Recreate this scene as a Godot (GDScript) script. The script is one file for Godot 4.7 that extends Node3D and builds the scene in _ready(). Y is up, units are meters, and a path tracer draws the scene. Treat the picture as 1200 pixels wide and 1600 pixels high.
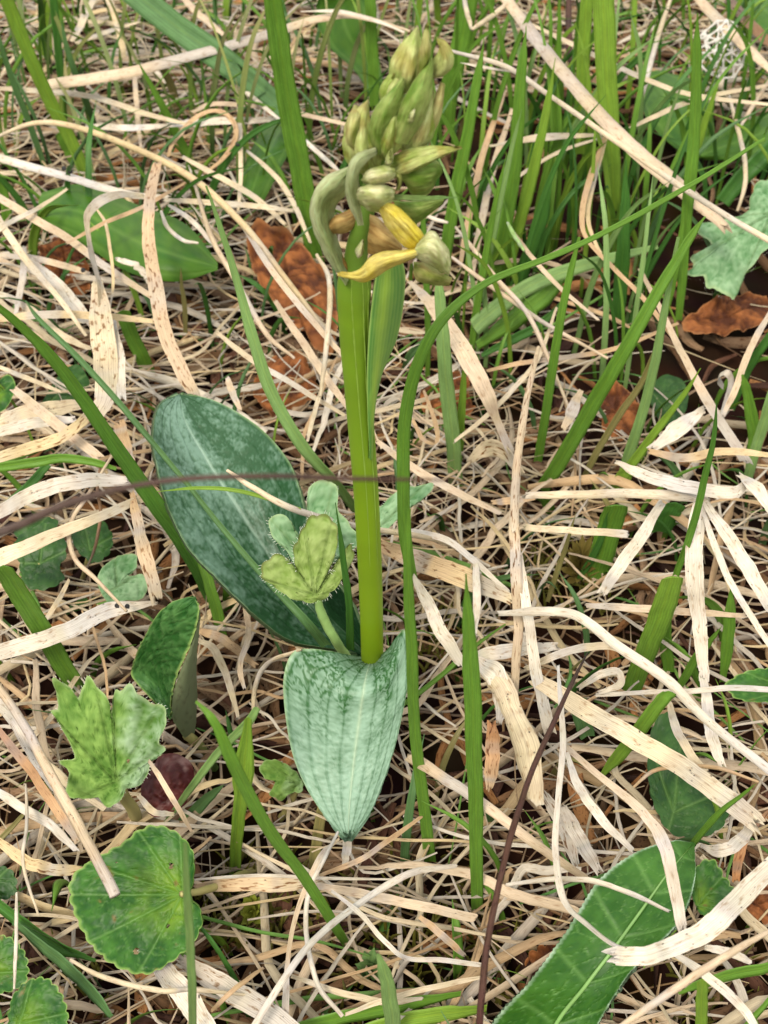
extends Node3D
# A small green orchid in a dry, thatchy meadow, seen from close above. Lengths are kept in millimetres while building and turned into metres when a mesh is committed.

const MM := 0.001
const TILT := 45.0
const HALF_FOV := 20.0
var eye := Vector3(0, 109, 109)
var fwd := Vector3(0, -sin(deg_to_rad(TILT)), -cos(deg_to_rad(TILT)))
var upv := Vector3(0, cos(deg_to_rad(TILT)), -sin(deg_to_rad(TILT)))
var pix := tan(deg_to_rad(HALF_FOV)) / 800.0
var rng := RandomNumberGenerator.new()
var nz := FastNoiseLite.new()
var cel := FastNoiseLite.new()
var used := {}
var M := {}
var SEC := {}
var T := {
	"cream": Color(0.60, 0.50, 0.33), "white": Color(0.64, 0.575, 0.46), "tan": Color(0.50, 0.34, 0.18), "pink": Color(0.575, 0.45, 0.30), "grey": Color(0.54, 0.48, 0.39),
	"straw": Color(0.59, 0.46, 0.25), "brown": Color(0.25, 0.14, 0.07), "orange": Color(0.48, 0.23, 0.09), "dark": Color(0.075, 0.035, 0.025), "olive": Color(0.34, 0.30, 0.11),
	"dusk": Color(0.13, 0.10, 0.085),
	"green": Color(0.175, 0.355, 0.045), "lime": Color(0.275, 0.45, 0.055), "deep": Color(0.08, 0.225, 0.038), "blue": Color(0.125, 0.255, 0.085), "pale": Color(0.29, 0.46, 0.15),
}


class MB:
	var v := PackedVector3Array()
	var n := PackedVector3Array()
	var t := PackedVector2Array()
	var c := PackedColorArray()
	var i := PackedInt32Array()

	func add(p: Vector3, nn: Vector3, uv: Vector2, col: Color) -> int:
		v.append(p)
		n.append(nn)
		t.append(uv)
		c.append(col)
		return v.size() - 1

	func quad(a: int, b: int, d: int, e: int) -> void:
		i.append_array(PackedInt32Array([a, b, d, a, d, e]))

	func mesh(origin: Vector3) -> ArrayMesh:
		var w := PackedVector3Array()
		w.resize(v.size())
		for k in v.size():
			w[k] = (v[k] - origin) * 0.001
		for k in range(0, i.size(), 3):   # front faces run clockwise
			var a := i[k]
			var b := i[k + 1]
			var d := i[k + 2]
			if (v[b] - v[a]).cross(v[d] - v[a]).dot(n[a] + n[b] + n[d]) > 0.0:
				i[k + 1] = d
				i[k + 2] = b
		var arrays := []
		arrays.resize(Mesh.ARRAY_MAX)
		arrays[Mesh.ARRAY_VERTEX] = w
		arrays[Mesh.ARRAY_NORMAL] = n
		arrays[Mesh.ARRAY_TEX_UV] = t
		arrays[Mesh.ARRAY_COLOR] = c
		arrays[Mesh.ARRAY_INDEX] = i
		var m := ArrayMesh.new()
		m.add_surface_from_arrays(Mesh.PRIMITIVE_TRIANGLES, arrays)
		return m


# ---------- places ----------
func ray(px: float, py: float) -> Vector3:
	return fwd + Vector3.RIGHT * (px - 600.0) * pix - upv * (py - 800.0) * pix


func on_ground(px: float, py: float, h := 0.0) -> Vector3:   # the point at height h along a line of sight
	var d := ray(px, py)
	return eye + d * ((h - eye.y) / d.y)


func on_upright(px: float, py: float, z: float) -> Vector3:   # the point in the upright plane at depth z
	var d := ray(px, py)
	return eye + d * ((z - eye.z) / d.z)


func away(px: float, py: float, dist: float) -> Vector3:
	return eye + ray(px, py) * dist


func mm_per_px(p: Vector3) -> float:
	return (p - eye).dot(fwd) * pix


func lying(a: Array) -> Array:
	var out := []
	for k in range(0, a.size(), 3):
		out.append(on_ground(a[k], a[k + 1], a[k + 2]))
	return out


func upright(z: float, a: Array) -> Array:
	var out := []
	for k in range(0, a.size(), 3):
		out.append(on_upright(a[k], a[k + 1], z + a[k + 2]))
	return out


# ---------- curves ----------
func smooth(ctrl: Array, per: int) -> PackedVector3Array:
	var out := PackedVector3Array()
	var m := ctrl.size() - 1
	for s in m:
		var p1: Vector3 = ctrl[s]
		var p2: Vector3 = ctrl[s + 1]
		var p0: Vector3 = ctrl[s - 1] if s > 0 else p1 * 2.0 - p2
		var p3: Vector3 = ctrl[s + 2] if s + 2 <= m else p2 * 2.0 - p1
		for k in per:
			out.append(p1.cubic_interpolate(p2, p0, p3, float(k) / per))
	out.append(ctrl[m])
	return out


func resample(p: PackedVector3Array, count: int) -> PackedVector3Array:
	var acc := PackedFloat32Array([0.0])
	for k in range(1, p.size()):
		acc.append(acc[k - 1] + p[k].distance_to(p[k - 1]))
	var total := acc[acc.size() - 1]
	var out := PackedVector3Array()
	var j := 0
	for k in count:
		var want := total * k / (count - 1)
		while j < acc.size() - 2 and acc[j + 1] < want:
			j += 1
		var span := maxf(acc[j + 1] - acc[j], 1e-6)
		out.append(p[j].lerp(p[j + 1], clampf((want - acc[j]) / span, 0, 1)))
	return out


func prof(list: Array, f: float) -> float:
	var x := f * (list.size() - 1)
	var k := mini(int(x), list.size() - 2)
	var s := x - k
	return lerpf(list[k], list[k + 1], s * s * (3 - 2 * s))


# ---------- cross sections: [offset, normal, u] round the ring ----------
func flat_section(keel: float, thick: float, n := 4) -> Array:
	var out := []
	for k in n + 1:
		var x := -1.0 + 2.0 * k / n
		var y := keel * absf(x)
		var nn := Vector2(-keel * signf(x), 1).normalized()
		if k == 0 or k == n:
			nn = (nn + Vector2(signf(x) * 1.2, 0)).normalized()
		out.append([Vector2(x, y), nn, (x + 1) / 2])
	for k in range(n - 1, 0, -1):
		var x := -1.0 + 2.0 * k / n
		out.append([Vector2(x, keel * absf(x) - thick), Vector2(keel * signf(x), -1).normalized(), (x + 1) / 2])
	return out


func creased_section(n: int, rng_seed: int, depth: float) -> Array:   # a dry blade, its fibres standing up as uneven ridges
	var r := RandomNumberGenerator.new()
	r.seed = rng_seed
	var ys := []
	for k in n + 1:
		ys.append((depth if k % 2 else -depth) * r.randf_range(0.2, 1.0) + 0.10 * absf(2.0 * k / n - 1.0))
	var out := []
	for k in n + 1:
		var x := -1.0 + 2.0 * k / n
		var slope: float = (ys[mini(k + 1, n)] - ys[maxi(k - 1, 0)]) / (2.0 / n * (2.0 if k > 0 and k < n else 1.0))
		out.append([Vector2(x, ys[k]), Vector2(-slope, 1).normalized(), (x + 1) / 2])
	for k in range(n - 1, 0, -1):
		var x := -1.0 + 2.0 * k / n
		out.append([Vector2(x, ys[k] - 0.07), Vector2(0, -1), (x + 1) / 2])
	return out


func round_section(n: int, flat := 1.0, ribs := 0.0, rib_count := 5) -> Array:
	var out := []
	for k in n:
		var a := PI - TAU * k / n
		var r := 1.0 + ribs * cos(a * rib_count)
		out.append([Vector2(cos(a) * r, sin(a) * flat * r), Vector2(cos(a) * flat, sin(a)).normalized(), absf(2.0 * k / n - 1.0)])
	return out


# ---------- builders ----------
func sweep(mb: MB, pts: PackedVector3Array, widths: PackedFloat32Array, sec: Array, ref: Vector3, roll0: float, roll1: float, cols: PackedColorArray, v0: float, ends := true, torn := 0.0) -> void:
	var m := pts.size()
	var s := sec.size()
	var start := mb.v.size()
	var run := v0
	var last := ref
	var first_t := Vector3.UP
	var last_t := Vector3.UP
	for k in m:
		var tg := (pts[mini(k + 1, m - 1)] - pts[maxi(k - 1, 0)]).normalized()
		if k == 0:
			first_t = tg
		last_t = tg
		var side := tg.cross(last)
		if side.length() < 0.05:
			side = tg.cross(Vector3(0.3, 0.2, 1))
		side = side.normalized()
		var nn := side.cross(tg).normalized()
		last = (last * 0.5 + nn * 0.5).normalized() if k > 0 else nn
		var a := lerpf(roll0, roll1, float(k) / (m - 1))
		var sd := side * cos(a) + nn * sin(a)
		var up := nn * cos(a) - side * sin(a)
		if k > 0:
			run += pts[k].distance_to(pts[k - 1]) / 20.0
		var hw := widths[k]
		for q in sec:
			var slip := 0.0
			if torn > 0.0 and (k == 0 or k == m - 1):
				slip = torn * hw * (nz.get_noise_2d(q[0].x * 40.0 + v0 * 70.0, k * 9.0 + v0 * 31.0) * 2.2) * (1.0 if k else -1.0)
			mb.v.append(pts[k] + sd * (q[0].x * hw) + up * (q[0].y * hw) + tg * slip)
			mb.n.append(sd * q[1].x + up * q[1].y)
			mb.t.append(Vector2(q[2], run))
			mb.c.append(cols[k])
	for k in m - 1:
		var b := start + k * s
		for q in s:
			var q2 := (q + 1) % s
			mb.i.append(b + q)
			mb.i.append(b + q2)
			mb.i.append(b + s + q2)
			mb.i.append(b + q)
			mb.i.append(b + s + q2)
			mb.i.append(b + s + q)
	if ends:
		for e in 2:
			var b := start + (m - 1) * s * e
			var c := mb.add(pts[(m - 1) * e], last_t if e else -first_t, Vector2(0.5, run if e else v0), cols[(m - 1) * e] * 0.9)
			for q in s:
				mb.i.append_array(PackedInt32Array([c, b + (q if e else (q + 1) % s), b + ((q + 1) % s if e else q)]))


func tones(n: int, c0: Color, c1: Color, amount: float, sd: float, freq := 3.0) -> PackedColorArray:
	var out := PackedColorArray()
	for k in n:
		var f := float(k) / (n - 1)
		var a := nz.get_noise_2d(sd * 37.0, f * freq * 12.0)
		var b := nz.get_noise_2d(sd * 91.0 + 50.0, f * freq * 30.0)
		var c := c0.lerp(c1, f)
		var g := 1.0 + amount * (a * 1.3 + b * 0.5)
		if amount > 0.2:
			c = c.lerp(Color(c.g, c.g, c.g) * 0.8, clampf(nz.get_noise_2d(sd * 17.0 + 9.0, f * freq * 8.0) * 1.5, 0, 0.6))
		out.append(Color(clampf(c.r * g, 0.002, 1), clampf(c.g * (g + amount * 0.15 * b), 0.002, 1), clampf(c.b * (g + amount * 0.3 * a), 0.002, 1)))
	return out


# A surface through three curves: left edge, middle, right edge.
func leaf(mb: MB, left: Array, mid: Array, right: Array, kind: String, nu := 24, nv := 48, thick := 0.22, teeth := 0, tooth := 0.0, sd := 0.0) -> void:
	var ls := resample(smooth(left, 12), nv + 1)
	var ms := resample(smooth(mid, 12), nv + 1)
	var rs := resample(smooth(right, 12), nv + 1)
	var g := PackedVector3Array()
	var lk := []
	var w := nu + 1
	var length := 0.0
	for k in nv:
		length += ms[k].distance_to(ms[k + 1])
	for k in nv + 1:
		var vv := float(k) / nv
		for q in w:
			var u := -1.0 + 2.0 * q / nu
			if teeth > 0:
				var saw := fposmod(vv * teeth, 1.0)
				u *= 1.0 + tooth * (saw - 0.5) * clampf((1.0 - vv) * 6.0, 0.3, 1.0)
			g.append(ms[k] + (rs[k] - ls[k]) * (u * 0.5) + ((rs[k] + ls[k]) * 0.5 - ms[k]) * (u * u))
	var raw := grid_normals(g, w, nv + 1)
	for k in nv + 1:
		var half := ls[k].distance_to(rs[k]) * 0.5
		for q in w:
			var u := -1.0 + 2.0 * q / nu
			var look := leaf_look(kind, u, float(k) / nv, half, length, sd)
			lk.append(look)
			g[k * w + q] += raw[k * w + q] * float(look[1])
	close_grid(mb, g, lk, w, nv + 1, thick, length)


func grid_normals(g: PackedVector3Array, w: int, h: int) -> PackedVector3Array:
	var out := PackedVector3Array()
	out.resize(g.size())
	for k in h:
		for q in w:
			var a := g[k * w + mini(q + 1, w - 1)] - g[k * w + maxi(q - 1, 0)]
			var b := g[mini(k + 1, h - 1) * w + q] - g[maxi(k - 1, 0) * w + q]
			var nn := a.cross(b)
			if nn.length() < 1e-9:
				nn = out[(k - 1) * w + q] if k > 0 else Vector3.UP
			out[k * w + q] = nn.normalized()
	return out


func close_grid(mb: MB, g: PackedVector3Array, lk: Array, w: int, h: int, thick: float, length: float) -> void:
	var nn := grid_normals(g, w, h)
	if nn[(h / 2) * w + w / 2].dot(eye - g[(h / 2) * w + w / 2]) < 0:
		for k in nn.size():
			nn[k] = -nn[k]
	var top := mb.v.size()
	for k in h:
		for q in w:
			mb.add(g[k * w + q], nn[k * w + q], Vector2(float(q) / (w - 1), length / 20.0 * k / (h - 1)), lk[k * w + q][0])
	var bot := mb.v.size()
	for k in h:
		for q in w:
			var e := 0.0 if q == 0 or q == w - 1 or k == h - 1 else thick
			mb.add(g[k * w + q] - nn[k * w + q] * e, -nn[k * w + q], Vector2(float(q) / (w - 1), length / 20.0 * k / (h - 1)), lk[k * w + q][0])
	for k in h - 1:
		for q in w - 1:
			var a := k * w + q
			mb.quad(top + a, top + a + 1, top + a + w + 1, top + a + w)
			mb.quad(bot + a, bot + a + w, bot + a + w + 1, bot + a + 1)


# A leaf blade given by its outline, star-shaped about its hub (where the stalk joins); all of it bends about one plane.
func outline_leaf(mb: MB, edge: PackedVector3Array, hub: Vector3, kind: String, opt := {}) -> void:
	var rings: int = opt.get("rings", 26)
	var thick: float = opt.get("thick", 0.10)
	var dome: float = opt.get("dome", 0.0)
	var sd: float = opt.get("seed", 0.0)
	var veins: Array = opt.get("veins", [])
	var holes: Array = opt.get("holes", [])
	var K := edge.size()
	var up := Vector3.ZERO
	for k in K:
		up += (edge[k] - hub).cross(edge[(k + 1) % K] - hub)
	up = up.normalized()
	if up.dot(eye - hub) < 0:
		up = -up
	var reach := 0.0
	for k in K:
		reach = maxf(reach, hub.distance_to(edge[k]))
	var w := K + 1
	var g := PackedVector3Array()
	var lk := []
	var ax := (Vector3.RIGHT - up * up.x).normalized()
	var ay := up.cross(ax)
	for r in rings + 1:
		var f := float(r) / rings
		for q in w:
			var p := hub.lerp(edge[q % K], f)
			var d := p - hub
			var vein := 1e9
			for t in veins:
				var to: Vector3 = edge[t] - hub
				var along := clampf(d.dot(to) / to.length_squared(), 0, 1)
				vein = minf(vein, (d - to * along).length() + along * 0.05)
			var look := blade_look(kind, d.dot(ax), d.dot(ay), vein, f, reach, sd)
			var fold: float = opt.get("fold", 0.0)
			p += up * (float(look[1]) + dome * (1.0 - f * f) + fold * minf(vein, 2.5) * (0.3 + 0.7 * f))
			g.append(p)
			lk.append(look)
	var nn := PackedVector3Array()
	var h := rings + 1
	for r in h:
		for q in w:
			var a := g[r * w + (q + 1) % K] - g[r * w + (q - 1 + K) % K]
			var b := g[mini(r + 1, h - 1) * w + q] - g[maxi(r - 1, 0) * w + q]
			var c := a.cross(b)
			c = up if r == 0 or c.length() < 1e-9 else c.normalized()
			nn.append(c if c.dot(up) > 0 else -c)
	for side in 2:
		var first := mb.v.size()
		for r in h:
			for q in w:
				var p := g[r * w + q]
				if side == 1 and r < rings:
					p -= nn[r * w + q] * thick
				mb.add(p, nn[r * w + q] * (1 - 2 * side), Vector2(float(q) / K, float(r) / rings), lk[r * w + q][0])
		for r in h - 1:
			for q in K:
				var a := r * w + q
				var mid := (g[a] + g[a + w + 1]) * 0.5
				var gone := false
				for hole in holes:
					gone = gone or mid.distance_to(hole[0]) < hole[1]
				if gone:
					continue
				if side == 0:
					mb.quad(first + a, first + a + 1, first + a + w + 1, first + a + w)
				else:
					mb.quad(first + a, first + a + w, first + a + w + 1, first + a + 1)


func toothed(ctrl: Array, count: int, teeth: int, amp: float, hub: Vector3, sharp := 1.0) -> PackedVector3Array:
	var closed := ctrl.duplicate()
	closed.append(ctrl[0])
	var p := resample(smooth(closed, 8), count + 1)
	var out := PackedVector3Array()
	for k in count:
		var f := fposmod(float(k) / count * teeth, 1.0)
		var s := pow(absf(sin(f * PI)), sharp)
		out.append(p[k] + (p[k] - hub).normalized() * amp * (s - 0.5))
	return out


# ---------- how a leaf surface looks: [colour, relief in mm] ----------
func net_at(x: float, y: float, z: float) -> float:   # 1 on the borders of the cells, 0 inside
	return smoothstep(0.42, 0.08, (cel.get_noise_3d(x, y, z) + 1.0) / 0.3)


func ridge(x: float, w: float) -> float:
	return maxf(0.0, 1.0 - absf(x) / w)


func leaf_look(kind: String, u: float, v: float, half: float, length: float, sd: float) -> Array:
	var x := u * half
	var y := v * length
	var au := absf(u)
	var n1 := nz.get_noise_3d(x * 3.0, y * 2.0, sd * 10.0)
	var n2 := nz.get_noise_3d(x * 14.0, y * 9.0, sd * 10.0 + 40.0)
	match kind:
		"orchid", "orchid_front":
			var n3 := nz.get_noise_3d(x * 9.0, y * 4.0, sd * 7.0 + 9.0)
			var n4 := nz.get_noise_3d(x * (36.0 if kind == "orchid" else 14.0), y * (24.0 if kind == "orchid" else 34.0), sd * 3.0 + 80.0)
			var lane := au * 4.2 + n1 * 0.2
			var line := ridge(lane - roundf(lane), 0.10) * (1.0 if au > 0.1 else 0.0)
			var mid := ridge(u, 0.045)
			var front := kind == "orchid_front"
			var border := net_at(x * 13.0 + n2 * 7.0, y * 9.0 + n1 * 6.0, sd * 30.0)
			var dark := Color(0.016, 0.066, 0.020) if not front else Color(0.020, 0.088, 0.018)
			var bloom_sheen := Color(0.125, 0.215, 0.150) if not front else Color(0.215, 0.335, 0.235)  # waxy bloom, with the sky sheen put into the same colour
			var amount := 0.46 + n1 * 0.6 + n2 * 0.7 + n4 * 0.75
			if front:
				var upper := smoothstep(0.85, 0.05, v)
				var flank := smoothstep(0.10, 0.25, au)
				var rung := sin(y * 8.0 + n2 * 10.0 + n1 * 4.0 + floorf(lane + 0.5) * 2.1 + absf(lane - roundf(lane)) * 3.0)
				var patch := smoothstep(-0.15, 0.25, nz.get_noise_3d(x * 5.0, y * 3.0, 61.0) + 0.12)
				amount = 0.74 + n1 * 0.45 + n4 * 0.55 - line * (0.25 + 0.5 * upper)
				amount -= smoothstep(0.15, 0.55, rung + n4 * 0.7) * patch * flank * (0.12 + 0.85 * upper)
				amount += 0.22 * smoothstep(0.5, 1.0, v) + 0.22 * ridge(u - 0.02, 0.22)  # paler tip and a sheen down the middle, put into the colour
			else:
				amount += 0.55 * ridge(u + 0.3, 0.6) * smoothstep(0.3, 0.9, v) - 0.35 * smoothstep(0.0, 0.4, u) - 0.5 * smoothstep(0.4, 0.0, v) - border * 0.3 - line * 0.3  # left half lighter as if reflecting the sky, sheen put into the colour
			var c := dark.lerp(bloom_sheen, clampf(amount, 0, 1))
			c = c.lerp(Color(0.27, 0.38, 0.29) if not front else Color(0.36, 0.46, 0.30), mid * (0.6 if front else 0.75 * smoothstep(0.25, 0.6, v) * smoothstep(1.0, 0.75, v)))
			c = c.lerp(Color(0.25, 0.36, 0.16), smoothstep(0.965, 1.0, au) * 0.6)
			return [c, (1.0 - border) * 0.04 - line * 0.10 - mid * 0.1 + n1 * 0.16 + n2 * 0.06 + n4 * 0.03]
		"sheath":
			var lines := ridge(fposmod(au * 5.0, 1.0) - 0.5, 0.16)
			var c := Color(0.06, 0.18, 0.03).lerp(Color(0.21, 0.34, 0.035), clampf(ridge(u + 0.2, 0.55) + n1 * 0.5 + n2 * 0.3, 0, 1))
			c = c.lerp(Color(0.33, 0.45, 0.12), lines * 0.25 + smoothstep(0.93, 1.0, au) * 0.7)
			return [c, lines * 0.04 + n2 * 0.02]
		"serrate":
			var slant := v * length / 4.2 - au * half * 0.16
			var rib := ridge(slant - roundf(slant), 0.07)
			var net := smoothstep(0.40, 0.04, (cel.get_noise_3d(x * 12.0 + n2 * 2.0, y * 12.0, sd * 30.0) + 1.0) / 0.3)
			var mid := ridge(u, 0.045)
			var c := Color(0.019, 0.078, 0.007).lerp(Color(0.045, 0.135, 0.016), clampf(0.4 + n1 * 0.8 + n2 * 0.6, 0, 1))
			c = c.lerp(Color(0.13, 0.265, 0.065), clampf(net * 0.55 + rib * 0.45, 0, 0.75))
			c = c.lerp(Color(0.17, 0.31, 0.08), mid)
			c = c.lerp(Color(0.36, 0.48, 0.34), smoothstep(0.92, 1.0, au) * (0.35 + 0.9 * maxf(0.0, n2 + 0.2)))
			return [c, (1.0 - net) * 0.10 - rib * 0.08 - mid * 0.12 + n1 * 0.12]
		"violet_side":
			var slant := v * 7.0 - au * 1.6 + n1 * 0.3
			var rib := ridge(slant - roundf(slant), 0.12)
			var net := net_at(x * 9.0, y * 14.0, sd)
			var c := Color(0.018, 0.08, 0.014).lerp(Color(0.085, 0.205, 0.055), clampf(0.3 + n1 * 0.7 + n2 * 0.9 - net * 0.3, 0, 1))
			c = c.lerp(Color(0.30, 0.42, 0.12), smoothstep(0.9, 1.0, au) * 0.8)
			return [c, (1.0 - net) * 0.16 + n2 * 0.10 - rib * 0.12]
		"underside":
			var net := net_at(x * 5.0, y * 5.0, sd)
			return [Color(0.16, 0.19, 0.10).lerp(Color(0.09, 0.09, 0.05), net * 0.7 + 0.2 * n1), net * 0.1]
		"bract":
			var lines := ridge(fposmod((u + 1.0) * 2.5, 1.0) - 0.5, 0.2)
			var c := Color(0.24, 0.34, 0.12).lerp(Color(0.55, 0.63, 0.42), clampf(0.4 + n1 * 0.8 + smoothstep(0.3, 1.0, au) * 0.3, 0, 1))
			c = c.lerp(Color(0.34, 0.38, 0.22), smoothstep(0.9, 1.0, au) * 0.6).lerp(Color(0.10, 0.17, 0.05), lines * 0.35)
			return [c, lines * 0.05 + n2 * 0.07 + n1 * 0.2]
		"bract_yellow":
			var c := Color(0.22, 0.30, 0.05).lerp(Color(0.56, 0.58, 0.26), clampf(0.45 + n1 * 1.0 + n2 * 1.0, 0, 1))
			c = c.lerp(Color(0.34, 0.22, 0.08), clampf(nz.get_noise_3d(x * 7.0, y * 7.0, sd + 9.0) * 1.2 - 0.1, 0, 0.5))
			return [c, n2 * 0.09 + n1 * 0.2 + ridge(fposmod((u + 1.0) * 2.0, 1.0) - 0.5, 0.2) * 0.04]
		"bract_green":
			var lines := ridge(fposmod((u + 1.0) * 2.5, 1.0) - 0.5, 0.2)
			var c := Color(0.15, 0.28, 0.04).lerp(Color(0.42, 0.52, 0.19), clampf(0.42 + n1 * 0.9 + n2 * 0.9, 0, 1))
			c = c.lerp(Color(0.11, 0.22, 0.03), lines * 0.4).lerp(Color(0.45, 0.53, 0.24), smoothstep(0.88, 1.0, au) * 0.5)
			return [c, lines * 0.05 + n2 * 0.08 + n1 * 0.2]
		"bud":
			var c := Color(0.29, 0.43, 0.08).lerp(Color(0.64, 0.72, 0.34), clampf(0.5 + n1 * 0.8 + n2 * 0.8 + ridge(u, 0.6) * 0.15, 0, 1))
			c = c.lerp(Color(0.40, 0.27, 0.07), clampf(nz.get_noise_3d(x * 8.0, y * 6.0, sd + 9.0) * 1.6 - 0.25, 0, 0.45) * smoothstep(0.05, 0.3, v))
			c = c.lerp(Color(0.15, 0.25, 0.04), ridge(fposmod((u + 1.0) * 2.0, 1.0) - 0.5, 0.13) * 0.45 + smoothstep(0.86, 1.0, au) * 0.25)
			return [c, n2 * 0.08 + n1 * 0.15]
		"hood":
			var c := Color(0.46, 0.57, 0.20).lerp(Color(0.80, 0.84, 0.58), clampf(0.45 + n1 * 1.2 + n2 * 0.9, 0, 1))
			c = c.lerp(Color(0.17, 0.27, 0.06), ridge(fposmod((u + 1.0) * 1.5 + v * 0.3, 1.0) - 0.5, 0.14) * 0.5)
			return [c.lerp(Color(0.20, 0.27, 0.07), smoothstep(0.75, 1.0, au) * 0.5), n2 * 0.07 + n1 * 0.22]
		"lip":
			var c := Color(0.74, 0.66, 0.09).lerp(Color(0.86, 0.82, 0.33), clampf(0.4 + n1 * 0.9 + n2 * 0.6, 0, 1))
			c = c.lerp(Color(0.48, 0.38, 0.03), ridge(au - 0.3, 0.12) * 0.4 * smoothstep(0.25, 0.8, v)).lerp(Color(0.45, 0.42, 0.05), smoothstep(0.8, 1.0, au) * 0.5)
			return [c, -ridge(au - 0.3, 0.25) * 0.14 + n2 * 0.05 + n1 * 0.1]
		"petal_brown":
			var c := Color(0.36, 0.20, 0.06).lerp(Color(0.62, 0.50, 0.22), clampf(0.5 + n1 + n2 * 0.4, 0, 1))
			return [c.lerp(Color(0.28, 0.12, 0.03), ridge(fposmod((u + 1.0) * 2.5, 1.0) - 0.5, 0.2) * 0.5), n2 * 0.10 + n1 * 0.3]
		"plantain":
			var lane := au * 2.6
			var line := ridge(lane - roundf(lane), 0.12)
			var c := Color(0.03, 0.10, 0.008).lerp(Color(0.075, 0.165, 0.014), clampf(0.45 + n1 * 0.7 + n2 * 0.4, 0, 1))
			return [c.lerp(Color(0.17, 0.30, 0.06), line * 0.3), n2 * 0.06 - line * 0.1]
		"dead":
			var c := Color(0.155, 0.05, 0.018).lerp(Color(0.34, 0.13, 0.04), clampf(0.45 + n1 * 0.9 + n2 * 0.7, 0, 1))
			return [c, n1 * 0.9 + n2 * 0.3]
	return [Color(0.1, 0.2, 0.05), 0.0]


func blade_look(kind: String, x: float, y: float, vein: float, f: float, reach: float, sd: float) -> Array:
	var n1 := nz.get_noise_3d(x * 4.0, y * 4.0, sd * 10.0)
	var n2 := nz.get_noise_3d(x * 16.0, y * 16.0, sd * 10.0 + 40.0)
	var net := net_at(x * 11.0 + n2 * 4.0, y * 11.0, sd * 30.0)
	var line := ridge(vein, 0.22)
	match kind:
		"violet":
			var c := Color(0.011, 0.06, 0.006).lerp(Color(0.042, 0.135, 0.014), clampf(0.38 + n1 * 0.9 + n2 * 0.8, 0, 1))
			c = c.lerp(Color(0.12, 0.215, 0.010), clampf(smoothstep(0.75, 0.1, f) * (0.75 + n1 * 1.2), 0, 0.85))
			c = c.lerp(Color(0.11, 0.23, 0.05), clampf(net * 0.5 + line * 0.6, 0, 0.85))
			c = c.lerp(Color(0.25, 0.37, 0.09), smoothstep(0.965, 1.0, f) * 0.8)
			c = c.lerp(Color(0.16, 0.10, 0.03), smoothstep(0.42, 0.6, nz.get_noise_3d(x * 9.0 + 50.0, y * 9.0, sd)) * 0.7)
			return [c, (1.0 - net) * 0.12 + n1 * 0.30 - line * 0.16]
		"hairy", "hairy_yellow", "hairy_blue":
			var a := Color(0.06, 0.145, 0.018)
			var b := Color(0.20, 0.325, 0.07).lerp(Color(0.27, 0.38, 0.22), smoothstep(-1.0, 2.5, x + n1 * 3.0))
			if kind == "hairy_yellow":
				a = Color(0.14, 0.225, 0.035)
				b = Color(0.27, 0.35, 0.11)
			if kind == "hairy_blue":
				a = Color(0.075, 0.185, 0.065)
				b = Color(0.26, 0.40, 0.22)
			var c := a.lerp(b, clampf(0.58 + n1 * 0.7 + n2 * 0.7 - net * 0.4, 0, 1))
			c = c.lerp(Color(0.10, 0.17, 0.04), line * 0.35)
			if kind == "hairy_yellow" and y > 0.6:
				c = c.lerp(Color(0.07, 0.045, 0.02), smoothstep(0.955, 0.985, f) * 0.55)  # dark red margin, with its shaded outline put into the colour
			else:
				c = c.lerp(Color(0.38, 0.46, 0.22), smoothstep(0.95, 1.0, f) * 0.5)
			return [c, (1.0 - net) * 0.13 + n2 * 0.10 + n1 * 0.5 + f * f * nz.get_noise_3d(x * 2.5, y * 2.5, sd) * 1.2 - line * 0.2]
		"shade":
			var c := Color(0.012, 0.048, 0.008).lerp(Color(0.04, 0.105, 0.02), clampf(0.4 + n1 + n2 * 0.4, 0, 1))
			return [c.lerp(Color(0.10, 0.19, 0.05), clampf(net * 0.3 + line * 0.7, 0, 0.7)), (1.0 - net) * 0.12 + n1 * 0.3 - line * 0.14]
		"dead":
			var c := Color(0.065, 0.02, 0.008).lerp(Color(0.27, 0.095, 0.028), clampf(0.42 + n1 * 1.3 + n2 * 0.5 - net * 0.25, 0, 1))
			c = c.lerp(Color(0.06, 0.02, 0.008), line * 0.6)
			c = c.lerp(Color(0.42, 0.20, 0.08), smoothstep(0.93, 1.0, f) * 0.5)
			return [c, n1 * 0.7 + n2 * 0.10 - line * 0.25 + f * f * (nz.get_noise_3d(x * 1.3, y * 1.3, sd) * 4.5 + 0.6)]
		"seed":
			var c := Color(0.045, 0.007, 0.006).lerp(Color(0.15, 0.04, 0.035), clampf(0.3 + n1 * 1.2 + n2 * 0.5, 0, 1))
			c = c.lerp(Color(0.28, 0.17, 0.15), smoothstep(0.15, 0.5, nz.get_noise_3d(x * 6.0, y * 6.0, 31.0)) * 0.6)  # mottled pinkish highlights put into the husk colour
			return [c, n1 * 0.8 + n2 * 0.2]
	return [Color(0.1, 0.2, 0.05), 0.0]


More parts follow.
